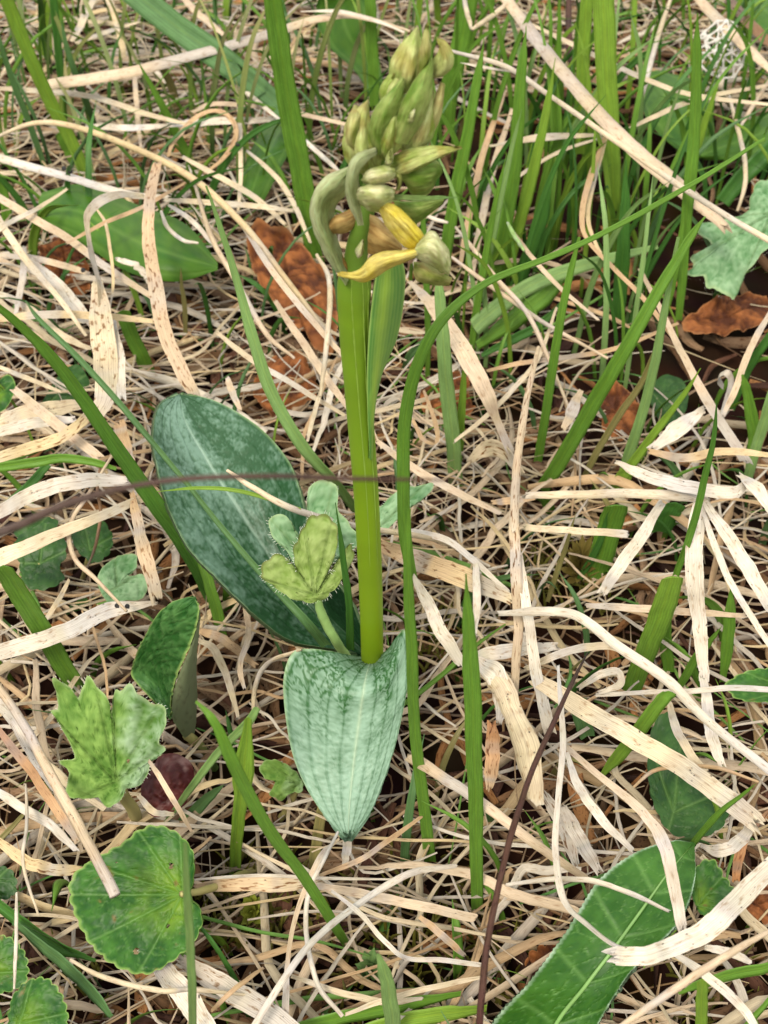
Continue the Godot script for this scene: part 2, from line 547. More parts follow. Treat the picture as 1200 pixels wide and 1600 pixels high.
# ---------- objects ----------
const MARKS := [
	[30, 60, "the upper left corner blade"], [180, 115, "the long broad pale straw"], [330, 200, "the rotten hooked straw"], [460, 130, "the tall two-toned green blade"],
	[130, 350, "the broad flat upper-left leaf"], [150, 540, "the wide papery spotted sheath"], [280, 480, "the brown-stained upright blade"], [440, 440, "the rust-brown dead leaf"], [350, 700, "the dark orchid leaf"],
	[60, 670, "the ridged cream blade at the left edge"], [60, 880, "the shaded violet leaves"], [220, 860, "the tan straw above the folded leaf"], [260, 1020, "the folded violet leaf"], [160, 1150, "the downy lobed leaf"], [260, 1230, "the red seed husk"],
	[60, 1200, "the thick knotty stalk"], [210, 1400, "the heart-shaped leaf with holes"], [50, 1560, "the lower left corner leaves"], [300, 1570, "the wide bleached blade at the bottom"], [400, 1260, "the bent-tip green blade"], [540, 1180, "the front orchid leaf"],
	[500, 850, "the yellow-green lobed leaf"], [430, 1430, "the tiny moss sprig"], [560, 1480, "the long sweeping white straw"], [700, 1430, "the knotted pinkish straw"], [680, 1260, "the green stems by the front leaf"], [740, 1150, "the straight pointed green blade"],
	[600, 500, "the orchid stalk"], [620, 200, "the budding spike"], [640, 760, "the foot of the arching green blade"], [720, 560, "the broad dried tan blade"], [830, 700, "the long upright straw"], [900, 640, "the thick slanting green blade"], [800, 250, "the right grass tuft"],
	[960, 200, "the broad pinkish tan blade"], [1120, 70, "the lacy skeleton"], [1140, 400, "the blue-green lobed leaf"], [1060, 560, "the dark hollow"], [1000, 770, "the level cream straw"], [1090, 900, "the bleached hanging blade"], [1180, 760, "the forked green blade"],
	[940, 880, "the brown moss cone"], [1030, 980, "the broad cut green blade"], [1120, 1130, "the long bright white straw"], [980, 1150, "the wide speckled blade"], [800, 1150, "the crumpled papery sheath"], [870, 1300, "the white curling ribbon"],
	[1060, 1250, "the net-veined dark leaf"], [940, 1480, "the big serrated leaf"], [1120, 1400, "the wide white ribbon"], [800, 1400, "the dark reddish stalk"], [1120, 1560, "the tan corner stalk"], [630, 1570, "the green blades on the bottom edge"], [720, 900, "the brown striped blade"],
]


func beside(p: Vector3) -> String:   # where a small thing lies, told by the nearest landmark
	var d := p - eye
	var px := 600.0 + d.x / (d.dot(fwd) * pix)
	var py := 800.0 - d.dot(upv) / (d.dot(fwd) * pix)
	var best: Array = MARKS[0]
	for m in MARKS:
		if Vector2(px - m[0], py - m[1]).length() < Vector2(px - best[0], py - best[1]).length():
			best = m
	var dx: float = px - best[0]
	var dy: float = py - best[1]
	var way := "close to" if Vector2(dx, dy).length() < 30.0 else ("left of" if dx < 0 else "right of") if absf(dx) > absf(dy) else ("behind" if dy < 0 else "in front of")
	return "%s %s" % [way, best[2]]


func numbered(called: String) -> String:
	used[called] = used.get(called, -1) + 1
	return called if used[called] == 0 else "%s_%03d" % [called, used[called]]


func tag(o: Node, label: String, category: String, group := "", kind := "") -> Node:
	o.set_meta("label", label)
	if category:
		o.set_meta("category", category)
	if group:
		o.set_meta("group", group)
	if kind:
		o.set_meta("kind", kind)
	return o


func thing(called: String, label: String, category: String, at: Vector3, group := "") -> Node3D:
	var o := Node3D.new()
	o.name = numbered(called)
	add_child(o)
	o.position = at * MM
	o.set_meta("at", at)
	tag(o, label, category, group)
	return o


func part(mb: MB, called: String, mat: Material, parent: Node3D, at: Vector3, label := "") -> MeshInstance3D:
	var o := MeshInstance3D.new()
	o.name = called
	o.mesh = mb.mesh(at)
	o.material_override = mat
	parent.add_child(o, true)
	if label:
		o.set_meta("label", label)
	return o


func single(mb: MB, called: String, mat: Material, at: Vector3, label: String, category: String, group := "", kind := "") -> MeshInstance3D:
	var o := MeshInstance3D.new()
	o.name = numbered(called)
	o.mesh = mb.mesh(at)
	o.material_override = mat
	o.position = at * MM
	add_child(o)
	tag(o, label, category, group, kind)
	return o


# One blade or stalk along control points; w is its full width in photograph pixels at its middle, turned into millimetres there.
func blade(mb: MB, ctrl: Array, w: float, c0: Color, c1: Color, o := {}) -> void:
	var per: int = o.get("per", 9)
	var pts := smooth(ctrl, per)
	var sd: float = o.get("seed", rng.randf() * 100.0)
	var mmw := w * mm_per_px(pts[pts.size() / 2]) if not o.has("mm") else w
	var wob: float = o.get("wobble", 0.08) * minf(mmw, 1.5)
	var n := pts.size()
	var ws := PackedFloat32Array()
	var pf: Array = o.get("prof", [0.85, 1.0, 1.0, 0.95, 0.8])
	for k in n:
		var f := float(k) / (n - 1)
		ws.append(mmw * 0.5 * maxf(prof(pf, f), 0.02) * (1.0 + 0.07 * nz.get_noise_2d(sd * 13.0, f * 60.0)))
		if wob > 0.0 and k > 0 and k < n - 1:
			pts[k] += Vector3(nz.get_noise_2d(sd * 5.0, f * 45.0), nz.get_noise_2d(sd * 5.0 + 33.0, f * 45.0) * 0.6, nz.get_noise_2d(sd * 5.0 + 77.0, f * 45.0)) * wob * 1.6
	var ref: Vector3 = o.get("ref", Vector3(0, 1, 0.6).normalized())
	sweep(mb, pts, ws, SEC[o.get("sec", "flat")], ref, o.get("roll", 0.0), o.get("roll1", o.get("roll", 0.0)), tones(n, c0, c1, o.get("mottle", 0.16), sd), rng.randf() * 7.0, true, o.get("torn", 0.0))


func dry(label: String, a: Array, w: float, tone: String, o := {}) -> void:
	var mb := MB.new()
	var ctrl: Array = lying(a) if not o.has("ctrl") else o.ctrl
	var stalk: bool = o.get("sec", "flat") == "stalk"
	var d := {"torn": 0.0 if stalk else 1.3, "mottle": 0.26, "sec": ["flat", "creased_a", "creased_b"][rng.randi() % 3] if w < 20 else ["creased_a", "creased_b", "creased_c"][rng.randi() % 3], "prof": [0.6, 0.95, 1.0, 0.92, 0.55]}
	d.merge(o, true)
	if d.sec == "wide":
		d.sec = "creased_c"
	blade(mb, ctrl, w * 0.9, T[tone], T[o.get("tone1", tone)], d)
	single(mb, o.get("name", "dry_stalk" if stalk else "dry_grass_blade"), M[o.get("mat", "straw")], ctrl[0], label, o.get("cat", "stalk" if stalk else "grass blade"), "dry stalks over the turf" if stalk else "dry grass blades over the turf")


func green(label: String, base: Array, a: Array, w: float, tone: String, o := {}) -> void:
	var mb := MB.new()
	var b := on_ground(base[0], base[1], base[2] if base.size() > 2 else 1.0)
	var ctrl := [b]
	ctrl.append_array(upright(b.z, a) if not o.get("flat", false) else lying(a))
	var d := {"prof": [0.8, 1.0, 1.0, 0.85, 0.55, 0.06], "ref": Vector3(0, 0.4, 1).normalized(), "sec": "keel", "mottle": 0.10, "wobble": 0.05}
	d.merge(o, true)
	blade(mb, ctrl, w, T[o.get("tone0", tone)], T[tone], d)
	single(mb, "green_grass_blade", M.grass, b, label, "grass blade", "green grass blades among the dry thatch")


# ---------- materials ----------
func fibre_image(sd: int, specks: int, stain: float) -> Image:
	var w := 64
	var h := 512
	var im := Image.create(w, h, false, Image.FORMAT_RGB8)
	var a := FastNoiseLite.new()
	a.seed = sd
	a.frequency = 0.05
	for y in h:
		var yy := minf(y, h - y)
		for x in w:
			var f := a.get_noise_2d(x * 6.5, yy * 0.07)
			var g := a.get_noise_2d(x * 17.0 + 300.0, yy * 0.16)
			var s := a.get_noise_2d(x * 0.9 + 900.0, yy * 0.5)
			var k := 0.93 + 0.10 * f + 0.06 * g - 0.15 * smoothstep(0.16, 0.42, g) - 0.12 * maxf(0.0, cos(TAU * x / w * 11.0 + f * 3.0)) * 0.6
			var st := clampf(s * 2.2 - 0.5, 0, 1) * stain
			im.set_pixel(x, y, Color(clampf(k - st * 0.30, 0, 1), clampf(k - st * 0.40 - 0.01, 0, 1), clampf(k - st * 0.50 - 0.02, 0, 1)))
	var r := RandomNumberGenerator.new()
	r.seed = sd
	for q in specks:
		var cx := r.randi_range(2, w - 3)
		var cy := r.randi_range(4, h - 5)
		var lx := r.randi_range(1, 2)
		var ly := r.randi_range(1, 2)
		var dk := r.randf_range(0.35, 0.85)
		for yy in range(cy - ly, cy + ly + 1):
			for xx in range(maxi(cx - lx, 0), mini(cx + lx + 1, w)):
				if pow(float(xx - cx) / lx, 2) + pow(float(yy - cy) / ly, 2) <= 1.0:
					var p := im.get_pixel(xx, clampi(yy, 0, h - 1))
					im.set_pixel(xx, clampi(yy, 0, h - 1), p * dk)
	return im


func veined_image(sd: int) -> Image:
	var w := 64
	var h := 256
	var im := Image.create(w, h, false, Image.FORMAT_RGB8)
	var a := FastNoiseLite.new()
	a.seed = sd
	a.frequency = 0.05
	for y in h:
		var yy := minf(y, h - y)
		for x in w:
			var v := 0.5 + 0.5 * cos(TAU * x / w * 9.0 + a.get_noise_2d(x, yy * 0.2))
			var k := 0.86 + 0.09 * v + 0.10 * a.get_noise_2d(x * 2.0, yy * 0.4) + 0.08 * a.get_noise_2d(x * 12.0, yy * 3.0)
			var mid := maxf(0.0, 1.0 - absf(x - w / 2.0) / 3.0) * 0.12
			im.set_pixel(x, y, Color(clampf(k + mid, 0, 1), clampf(k + mid * 0.6, 0, 1), clampf(k, 0, 1)))
	return im


func mottle_image(sd: int) -> Image:   # wrinkled petal skin
	var im := Image.create(128, 256, false, Image.FORMAT_RGB8)
	var a := FastNoiseLite.new()
	a.seed = sd
	a.frequency = 0.05
	for y in 256:
		var yy := minf(y, 256 - y)
		for x in 128:
			var xx := minf(x, 128 - x)
			var k := 0.93 + 0.16 * a.get_noise_2d(xx * 1.3, yy * 1.0) + 0.14 * a.get_noise_2d(xx * 4.0 + 99.0, yy * 2.6) + 0.1 * a.get_noise_2d(xx * 11.0, yy * 1.2)
			im.set_pixel(x, y, Color(clampf(k + 0.04, 0, 1), clampf(k, 0, 1), clampf(k - 0.06, 0, 1)))
	return im


func material(called: String, rough: float, spec: float, im: Image = null, relief := 0.0, back := 0.0, back_tint := Color.WHITE) -> StandardMaterial3D:
	var m := StandardMaterial3D.new()
	m.resource_name = called
	m.vertex_color_use_as_albedo = true
	m.roughness = rough
	m.metallic_specular = spec
	m.cull_mode = BaseMaterial3D.CULL_DISABLED
	if im:
		var t := ImageTexture.create_from_image(im)
		m.albedo_texture = t
		if relief > 0.0:
			m.heightmap_enabled = true
			m.heightmap_texture = t
			m.heightmap_scale = relief
	if back > 0.0:
		m.backlight_enabled = true
		m.backlight = Color(back * back_tint.r, back * back_tint.g, back * back_tint.b)
	M[called] = m
	return m


func _ready() -> void:
	# ---------- camera, sky, sun, exposure ----------
	var cam := Camera3D.new()
	cam.name = "camera"
	cam.position = eye * MM
	cam.rotation_degrees = Vector3(-TILT, 0, 0)
	cam.fov = HALF_FOV * 2.0
	cam.near = 0.01
	cam.far = 200.0
	var lens := CameraAttributesPhysical.new()
	lens.frustum_focal_length = 12.0 / tan(deg_to_rad(HALF_FOV))
	lens.frustum_focus_distance = 0.113
	lens.frustum_near = 0.01
	lens.frustum_far = 200.0
	lens.exposure_aperture = 75.0
	cam.attributes = lens
	add_child(cam)
	cam.fov = HALF_FOV * 2.0
	cam.near = 0.01
	cam.far = 200.0
	cam.current = true
	var sky_look := ProceduralSkyMaterial.new()
	sky_look.sky_top_color = Color(0.89, 0.89, 0.89)
	sky_look.sky_horizon_color = Color(0.82, 0.82, 0.81)
	sky_look.ground_horizon_color = Color(0.30, 0.30, 0.24)
	sky_look.ground_bottom_color = Color(0.16, 0.15, 0.10)
	sky_look.sky_curve = 0.15
	var sky := Sky.new()
	sky.sky_material = sky_look
	var env := Environment.new()
	env.background_mode = Environment.BG_SKY
	env.sky = sky
	env.background_energy_multiplier = 1.0
	env.tonemap_mode = Environment.TONE_MAPPER_LINEAR
	env.tonemap_exposure = 2.4
	env.sdfgi_enabled = true
	env.ssao_enabled = true
	env.ssil_enabled = true
	var we := WorldEnvironment.new()
	we.name = "world_environment"
	we.environment = env
	add_child(we)
	var sun := DirectionalLight3D.new()
	sun.name = "sun"
	sun.rotation_degrees = Vector3(-54, -24, 0)
	sun.light_energy = 0.5
	sun.light_color = Color(1.0, 0.96, 0.90)
	sun.light_angular_distance = 14.0
	sun.shadow_enabled = true
	add_child(sun)

	# ---------- shared tools ----------
	rng.seed = 20240611
	nz.seed = 5
	nz.frequency = 0.08
	nz.noise_type = FastNoiseLite.TYPE_SIMPLEX_SMOOTH
	cel.seed = 9
	cel.frequency = 0.08
	cel.noise_type = FastNoiseLite.TYPE_CELLULAR
	cel.cellular_return_type = FastNoiseLite.RETURN_DISTANCE2_SUB
	SEC = {
		"flat": flat_section(0.16, 0.14), "thin": flat_section(0.22, 0.16, 2), "keel": flat_section(0.42, 0.10), "deep": flat_section(0.85, 0.12), "ridge": flat_section(-0.35, 0.12), "level": flat_section(0.06, 0.06),
		"wide": flat_section(0.12, 0.05, 6), "creased_a": creased_section(6, 3, 0.10), "creased_b": creased_section(8, 11, 0.09), "creased_c": creased_section(12, 7, 0.055), "stalk": round_section(8, 0.85), "stem": round_section(24, 0.92, 0.035), "bud": round_section(18, 0.85, 0.05, 6),
	}
	material("straw", 0.55, 0.45, fibre_image(3, 6, 0.5), 0.007, 0.35)
	material("speckled", 0.6, 0.4, fibre_image(8, 26, 0.6), 0.007, 0.35)
	material("stained", 0.6, 0.4, fibre_image(12, 14, 1.6), 0.008, 0.3)
	material("litter", 0.8, 0.25, fibre_image(21, 120, 1.0), 0.012)
	material("grass", 0.45, 0.4, veined_image(4), 0.007, 0.85, Color(0.86, 1.0, 0.58))
	material("orchid_leaf", 0.47, 0.4, null, 0, 0.45, Color(0.8, 1, 0.6))
	material("leaf", 0.45, 0.35, null, 0, 0.62, Color(0.85, 1, 0.5))
	material("soft_leaf", 0.7, 0.3, null, 0, 0.7, Color(0.9, 1, 0.6))
	material("petal", 0.55, 0.3, mottle_image(6), 0.02, 0.85, Color(1, 0.95, 0.75))
	material("stem", 0.42, 0.4, null, 0, 0.5, Color(0.9, 1, 0.4))
	material("dead_leaf", 0.7, 0.3, null, 0, 0.45, Color(1, 0.7, 0.45))
	material("bark", 0.7, 0.3, fibre_image(31, 100, 1.0), 0.01)
	material("hair", 0.5, 0.4)
	material("soil", 0.95, 0.15)

	build_ground()
	build_orchid()
	build_broad_leaves()
	build_green_grass()
	build_dry_grass()
	build_dry_stalks()
	build_odd_things()
	build_thatch()


# ---------- the ground and what nobody could count ----------
func build_ground() -> void:
	var mb := MB.new()
	var n := 110
	for k in n + 1:
		for q in n + 1:
			var a := 2.0 * q / n - 1.0
			var b := 2.0 * k / n - 1.0
			var x := a * 160.0 + signf(a) * pow(absf(a), 9.0) * 60000.0
			var z := b * 160.0 + signf(b) * pow(absf(b), 9.0) * 60000.0 - 40.0
			var near := Vector2(x, z + 40.0).length() < 600.0
			var h := (nz.get_noise_2d(x * 0.6, z * 0.6) * 1.6 + nz.get_noise_2d(x * 3.0, z * 3.0) * 0.8 - 1.2) if near else -1.0
			var f := clampf(0.5 + nz.get_noise_2d(x * 1.4 + 70.0, z * 1.4) * 1.2, 0, 1)
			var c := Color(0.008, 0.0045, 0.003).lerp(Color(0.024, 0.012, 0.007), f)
			c = c.lerp(Color(0.10, 0.13, 0.03), smoothstep(300.0, 3000.0, Vector2(x, z).length()))
			mb.add(Vector3(x, h, z), Vector3(-nz.get_noise_2d(x * 3.0 + 1.0, z * 3.0) * 0.5, 1, nz.get_noise_2d(x * 3.0, z * 3.0 + 9.0) * 0.5).normalized(), Vector2(x, z) / 20.0, c)
	for k in n:
		for q in n:
			var a := k * (n + 1) + q
			mb.quad(a, a + 1, a + n + 2, a + n + 1)
	single(mb, "ground", M.soil, Vector3.ZERO, "dark humus soil under the meadow thatch", "", "", "structure")


func scatter_path(at: Vector3, dir: float, length: float, h0: float, h1: float, bend: float, kink: float) -> Array:
	var out := []
	var p := at
	var a := dir
	var m := 5
	for k in m + 1:
		var f := float(k) / m
		out.append(Vector3(p.x, lerpf(h0, h1, f) + sin(f * PI) * length * 0.02 + rng.randf_range(-0.3, 0.3), p.z))
		a += bend / m + rng.randf_range(-0.1, 0.1)
		if k == 2:
			a += kink
		p += Vector3(cos(a), 0, sin(a)) * length / m
	return out


func bare(p: Vector3) -> float:   # how thin the thatch lies here: the dark hollow under the green tuft, and a few smaller gaps
	var d := 0.0
	for s in [[900, 330, 40.0, 0.975], [1090, 500, 34.0, 0.975], [790, 270, 32.0, 0.9], [1000, 600, 10.0, 0.6], [870, 650, 8.0, 0.7], [930, 880, 6.0, 0.6], [100, 860, 8.0, 0.8], [420, 990, 7.0, 0.6], [700, 640, 7.0, 0.6], [650, 1220, 6.0, 0.6], [545, 1270, 7.0, 0.9], [450, 1300, 5.0, 0.6], [1040, 880, 6.0, 0.6], [330, 1000, 6.0, 0.7], [850, 1240, 6.0, 0.7], [960, 1290, 6.0, 0.6], [230, 880, 5.0, 0.7], [260, 480, 8.0, 0.5], [650, 560, 8.0, 0.7], [560, 1480, 6.0, 0.6], [690, 1520, 6.0, 0.6], [150, 380, 16.0, 0.5], [560, 80, 14.0, 0.6]]:
		var c := on_ground(s[0], s[1])
		d = maxf(d, float(s[3]) * smoothstep(float(s[2]), float(s[2]) * 0.55, Vector2(p.x - c.x, p.z - c.z).length()))
	return d


func build_thatch() -> void:
	# brown rotting litter below, pale thatch above it
	var low := MB.new()
	for k in 5200:
		var at := Vector3(rng.randf_range(-125, 125), 0, rng.randf_range(-195, 95))
		if rng.randf() < bare(at) * 0.6:
			continue
		var path := scatter_path(at, rng.randf() * TAU, rng.randf_range(4, 16), rng.randf_range(0.0, 1.5), rng.randf_range(0.2, 3.0), rng.randf_range(-0.8, 0.8), rng.randf_range(-0.8, 0.8))
		var c: Color = [T.brown, T.dark, T.orange, T.brown, Color(0.16, 0.075, 0.045), Color(0.30, 0.19, 0.11)][rng.randi() % 6]
		c = c * rng.randf_range(0.45, 1.1)
		blade(low, path, rng.randf_range(0.35, 1.5), c, c * 0.9, {"mm": 1, "per": 2, "sec": "thin", "prof": [0.5, 1, 1, 0.6], "wobble": 0.0, "roll": rng.randf_range(-0.9, 0.9), "roll1": rng.randf_range(-0.9, 0.9)})
	single(low, "leaf_litter", M.litter, Vector3.ZERO, "brown rotting grass litter lying deep under the dry blades", "litter", "", "stuff")
	var mid := MB.new()
	var tones_of := ["cream", "straw", "pink", "tan", "white", "cream", "grey", "pink"]
	var put := 0
	while put < 13000:
		var at := Vector3(rng.randf_range(-125, 125), 0, rng.randf_range(-195, 95))
		put += 1
		if rng.randf() < bare(at):
			continue
		var fine := rng.randf() < 0.84
		var length := rng.randf_range(6, 26)
		var level := pow(rng.randf(), 1.3)   # 0 lies deep and browner, 1 on top and paler
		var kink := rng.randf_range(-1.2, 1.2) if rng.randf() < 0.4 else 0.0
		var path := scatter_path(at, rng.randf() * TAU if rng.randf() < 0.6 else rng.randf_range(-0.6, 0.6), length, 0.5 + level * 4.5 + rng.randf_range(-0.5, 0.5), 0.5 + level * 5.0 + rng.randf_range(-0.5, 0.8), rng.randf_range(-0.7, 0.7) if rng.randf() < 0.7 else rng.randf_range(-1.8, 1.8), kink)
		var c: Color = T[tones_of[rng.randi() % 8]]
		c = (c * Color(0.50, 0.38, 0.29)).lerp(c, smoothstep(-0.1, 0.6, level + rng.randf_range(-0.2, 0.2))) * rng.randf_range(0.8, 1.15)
		if rng.randf() < 0.05:
			c = T.deep.lerp(T.green, rng.randf())
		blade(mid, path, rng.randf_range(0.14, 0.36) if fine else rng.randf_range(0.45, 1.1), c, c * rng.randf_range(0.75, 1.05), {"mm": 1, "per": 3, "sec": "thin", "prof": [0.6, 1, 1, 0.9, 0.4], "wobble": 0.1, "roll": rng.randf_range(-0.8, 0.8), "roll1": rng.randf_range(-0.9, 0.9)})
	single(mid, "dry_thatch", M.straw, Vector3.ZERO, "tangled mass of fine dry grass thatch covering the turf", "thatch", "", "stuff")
	# the uppermost loose straws, each one an object
	for k in 290:
		var px := rng.randf_range(-30, 1230)
		var py := rng.randf_range(-20, 1620)
		var at := on_ground(px, py, 4.0)
		if rng.randf() < bare(at) * 0.8:
			continue
		var mb := MB.new()
		var fine := rng.randf() < 0.8
		var path := scatter_path(at, rng.randf() * TAU, rng.randf_range(9, 26), rng.randf_range(3.0, 6.5), rng.randf_range(4.0, 8.0), rng.randf_range(-0.8, 0.8), rng.randf_range(-1.2, 1.2) if rng.randf() < 0.4 else 0.0)
		var tone: String = tones_of[rng.randi() % 8]
		var c: Color = T[tone] * rng.randf_range(0.8, 1.1)
		blade(mb, path, rng.randf_range(0.2, 0.42) if fine else rng.randf_range(0.5, 0.9), c, c * rng.randf_range(0.75, 1.05), {"mm": 1, "per": 5, "prof": [0.6, 1, 1, 0.9, 0.5], "wobble": 0.3, "roll": rng.randf_range(-0.6, 0.6), "roll1": rng.randf_range(-0.9, 0.9)})
		single(mb, "loose_straw", M.straw if k % 3 else M.speckled, path[0], "%s loose %s, %s" % ["thin" if fine else "flat", {"cream": "cream straw", "straw": "yellowish straw", "pink": "pinkish straw", "tan": "tan straw", "white": "whitish straw", "grey": "greyish straw"}[tone], beside(path[2])], "straw", "loose straws tangled on the thatch")
	# fine green grass coming up through the thatch
	var fresh := MB.new()
	for k in 1500:
		var at := Vector3(rng.randf_range(-90, 125), 0, rng.randf_range(-195, 95))
		var far_off := smoothstep(10.0, -70.0, at.z)
		if rng.randf() > 0.38 + 0.62 * far_off:
			continue
		var a := rng.randf() * TAU
		var lean := Vector3(cos(a), 0, sin(a) * 0.6)
		var tall := rng.randf_range(5, 12) + far_off * rng.randf_range(0, 14)
		var c: Color = T[["deep", "green", "lime", "green", "blue"][k % 5]]
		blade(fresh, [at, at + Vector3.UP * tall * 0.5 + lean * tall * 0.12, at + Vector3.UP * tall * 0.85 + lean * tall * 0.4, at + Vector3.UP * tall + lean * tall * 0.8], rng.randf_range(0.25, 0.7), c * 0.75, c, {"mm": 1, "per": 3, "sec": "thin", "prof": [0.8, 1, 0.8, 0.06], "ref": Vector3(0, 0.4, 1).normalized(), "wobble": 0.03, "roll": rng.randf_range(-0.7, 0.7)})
	single(fresh, "fine_grass", M.grass, Vector3.ZERO, "fine green grass coming up thinly through the thatch", "grass", "", "stuff")
	# moss between the straws
	var moss := MB.new()
	for s in [[640, 1430, 8.0], [420, 1410, 5.0], [900, 900, 7.0], [590, 1540, 7.0], [800, 1540, 6.0], [370, 1430, 4.0], [890, 900, 5.0], [700, 1000, 5.0], [60, 1560, 6.0], [1120, 1580, 6.0], [680, 1470, 6.0]]:
		var c := on_ground(s[0], s[1], 1.0)
		for q in 90:
			var r := sqrt(rng.randf()) * float(s[2])
			var a := rng.randf() * TAU
			var p := c + Vector3(cos(a) * r, 0, sin(a) * r)
			var lean := Vector3(rng.randf_range(-1, 1), rng.randf_range(0.8, 2.2), rng.randf_range(-1, 1))
			var col := Color(0.20, 0.19, 0.03).lerp(Color(0.12, 0.11, 0.02), rng.randf())
			blade(moss, [p, p + lean * 0.6, p + lean * 1.1 + Vector3(lean.x, -0.3, lean.z) * 0.4], 0.28, col, col * 1.25, {"mm": 1, "per": 2, "sec": "thin", "prof": [1, 1, 0.2], "wobble": 0.0})
	single(moss, "moss", M.grass, Vector3.ZERO, "olive moss tips growing between the straws", "moss", "", "stuff")
	# the meadow going on around
	var tuft := MB.new()
	for k in 16:
		var a := rng.randf() * TAU
		var p := Vector3(rng.randf_range(-8, 8), 0, rng.randf_range(-8, 8))
		var len_of := rng.randf_range(14, 34)
		var d := Vector3(cos(a), 0, sin(a))
		var c: Color = T[["straw", "cream", "green", "tan", "deep"][k % 5]]
		blade(tuft, [p, p + d * len_of * 0.25 + Vector3.UP * len_of * 0.3, p + d * len_of * 0.8 + Vector3.UP * len_of * 0.32], rng.randf_range(0.6, 1.4), c, c, {"mm": 1, "per": 3, "sec": "thin", "prof": [0.8, 1, 0.7, 0.1], "wobble": 0.0})
	var far := MultiMeshInstance3D.new()
	far.name = "meadow_grass"
	var mm := MultiMesh.new()
	mm.transform_format = MultiMesh.TRANSFORM_3D
	mm.mesh = tuft.mesh(Vector3.ZERO)
	mm.instance_count = 9000
	for k in 9000:
		var r := 0.16 + pow(rng.randf(), 1.6) * 2.4
		var a := rng.randf() * TAU
		var s := rng.randf_range(0.8, 1.6) * (0.8 + r * 0.7)
		mm.set_instance_transform(k, Transform3D(Basis(Vector3.UP, rng.randf() * TAU).scaled(Vector3(s, s, s)), Vector3(cos(a) * r, 0, sin(a) * r * 1.1 - 0.06)))
	far.multimesh = mm
	far.material_override = M.straw
	add_child(far)
	tag(far, "mixed dry and green meadow grass stretching away all round", "grass", "", "stuff")


# ---------- the orchid ----------
func surface(kind: String, z: float, l: Array, m: Array, r: Array, nu := 12, nv := 26, thick := 0.16, sd := 0.0) -> MB:
	var mb := MB.new()
	leaf(mb, upright(z, l), upright(z, m), upright(z, r), kind, nu, nv, thick, 0, 0.0, sd)
	return mb


func bud_of(o: Node3D, foot: Vector3, z: float, a: Array, w: float, sd: float, kind := "bud", label := "") -> void:   # a closed bud: three sepals folded over each other
	var axis := resample(smooth(upright(z, a), 8), 7)
	var half := w * 0.5 * mm_per_px(axis[3])
	var bud := Node3D.new()
	bud.name = "flower_bud"
	o.add_child(bud, true)
	if label:
		bud.set_meta("label", label)
	for s in [[-1.0, -0.30, 0.02, -0.05, 0.35], [1.0, 0.30, -0.02, -0.05, 0.35], [-0.5, 0.06, 0.62, 0.35, 0.75]]:
		var l := []
		var m := []
		var r := []
		for k in 7:
			var f := k / 6.0
			var g := half * prof([0.4, 0.85, 1.05, 1.0, 0.75, 0.42, 0.03], f)
			var t := (axis[mini(k + 1, 6)] - axis[maxi(k - 1, 0)]).normalized()
			var p := Vector3(t.y, -t.x, 0).normalized()
			var out := Vector3(0, 0, 1)
			var lo: float = minf(s[0], s[2])
			var hi: float = maxf(s[0], s[2])
			l.append(axis[k] + p * (lo * g) + out * (g * float(s[3]) * 0.4))
			m.append(axis[k] + p * (float(s[1]) * g) + out * (g * (float(s[4]) + 0.25)))
			r.append(axis[k] + p * (hi * g) + out * (g * float(s[3]) * 0.4))
		var mb := MB.new()
		leaf(mb, l, m, r, kind, 12, 22, 0.12, 0, 0.0, sd + s[0])
		part(mb, "sepal", M.petal, bud, foot)


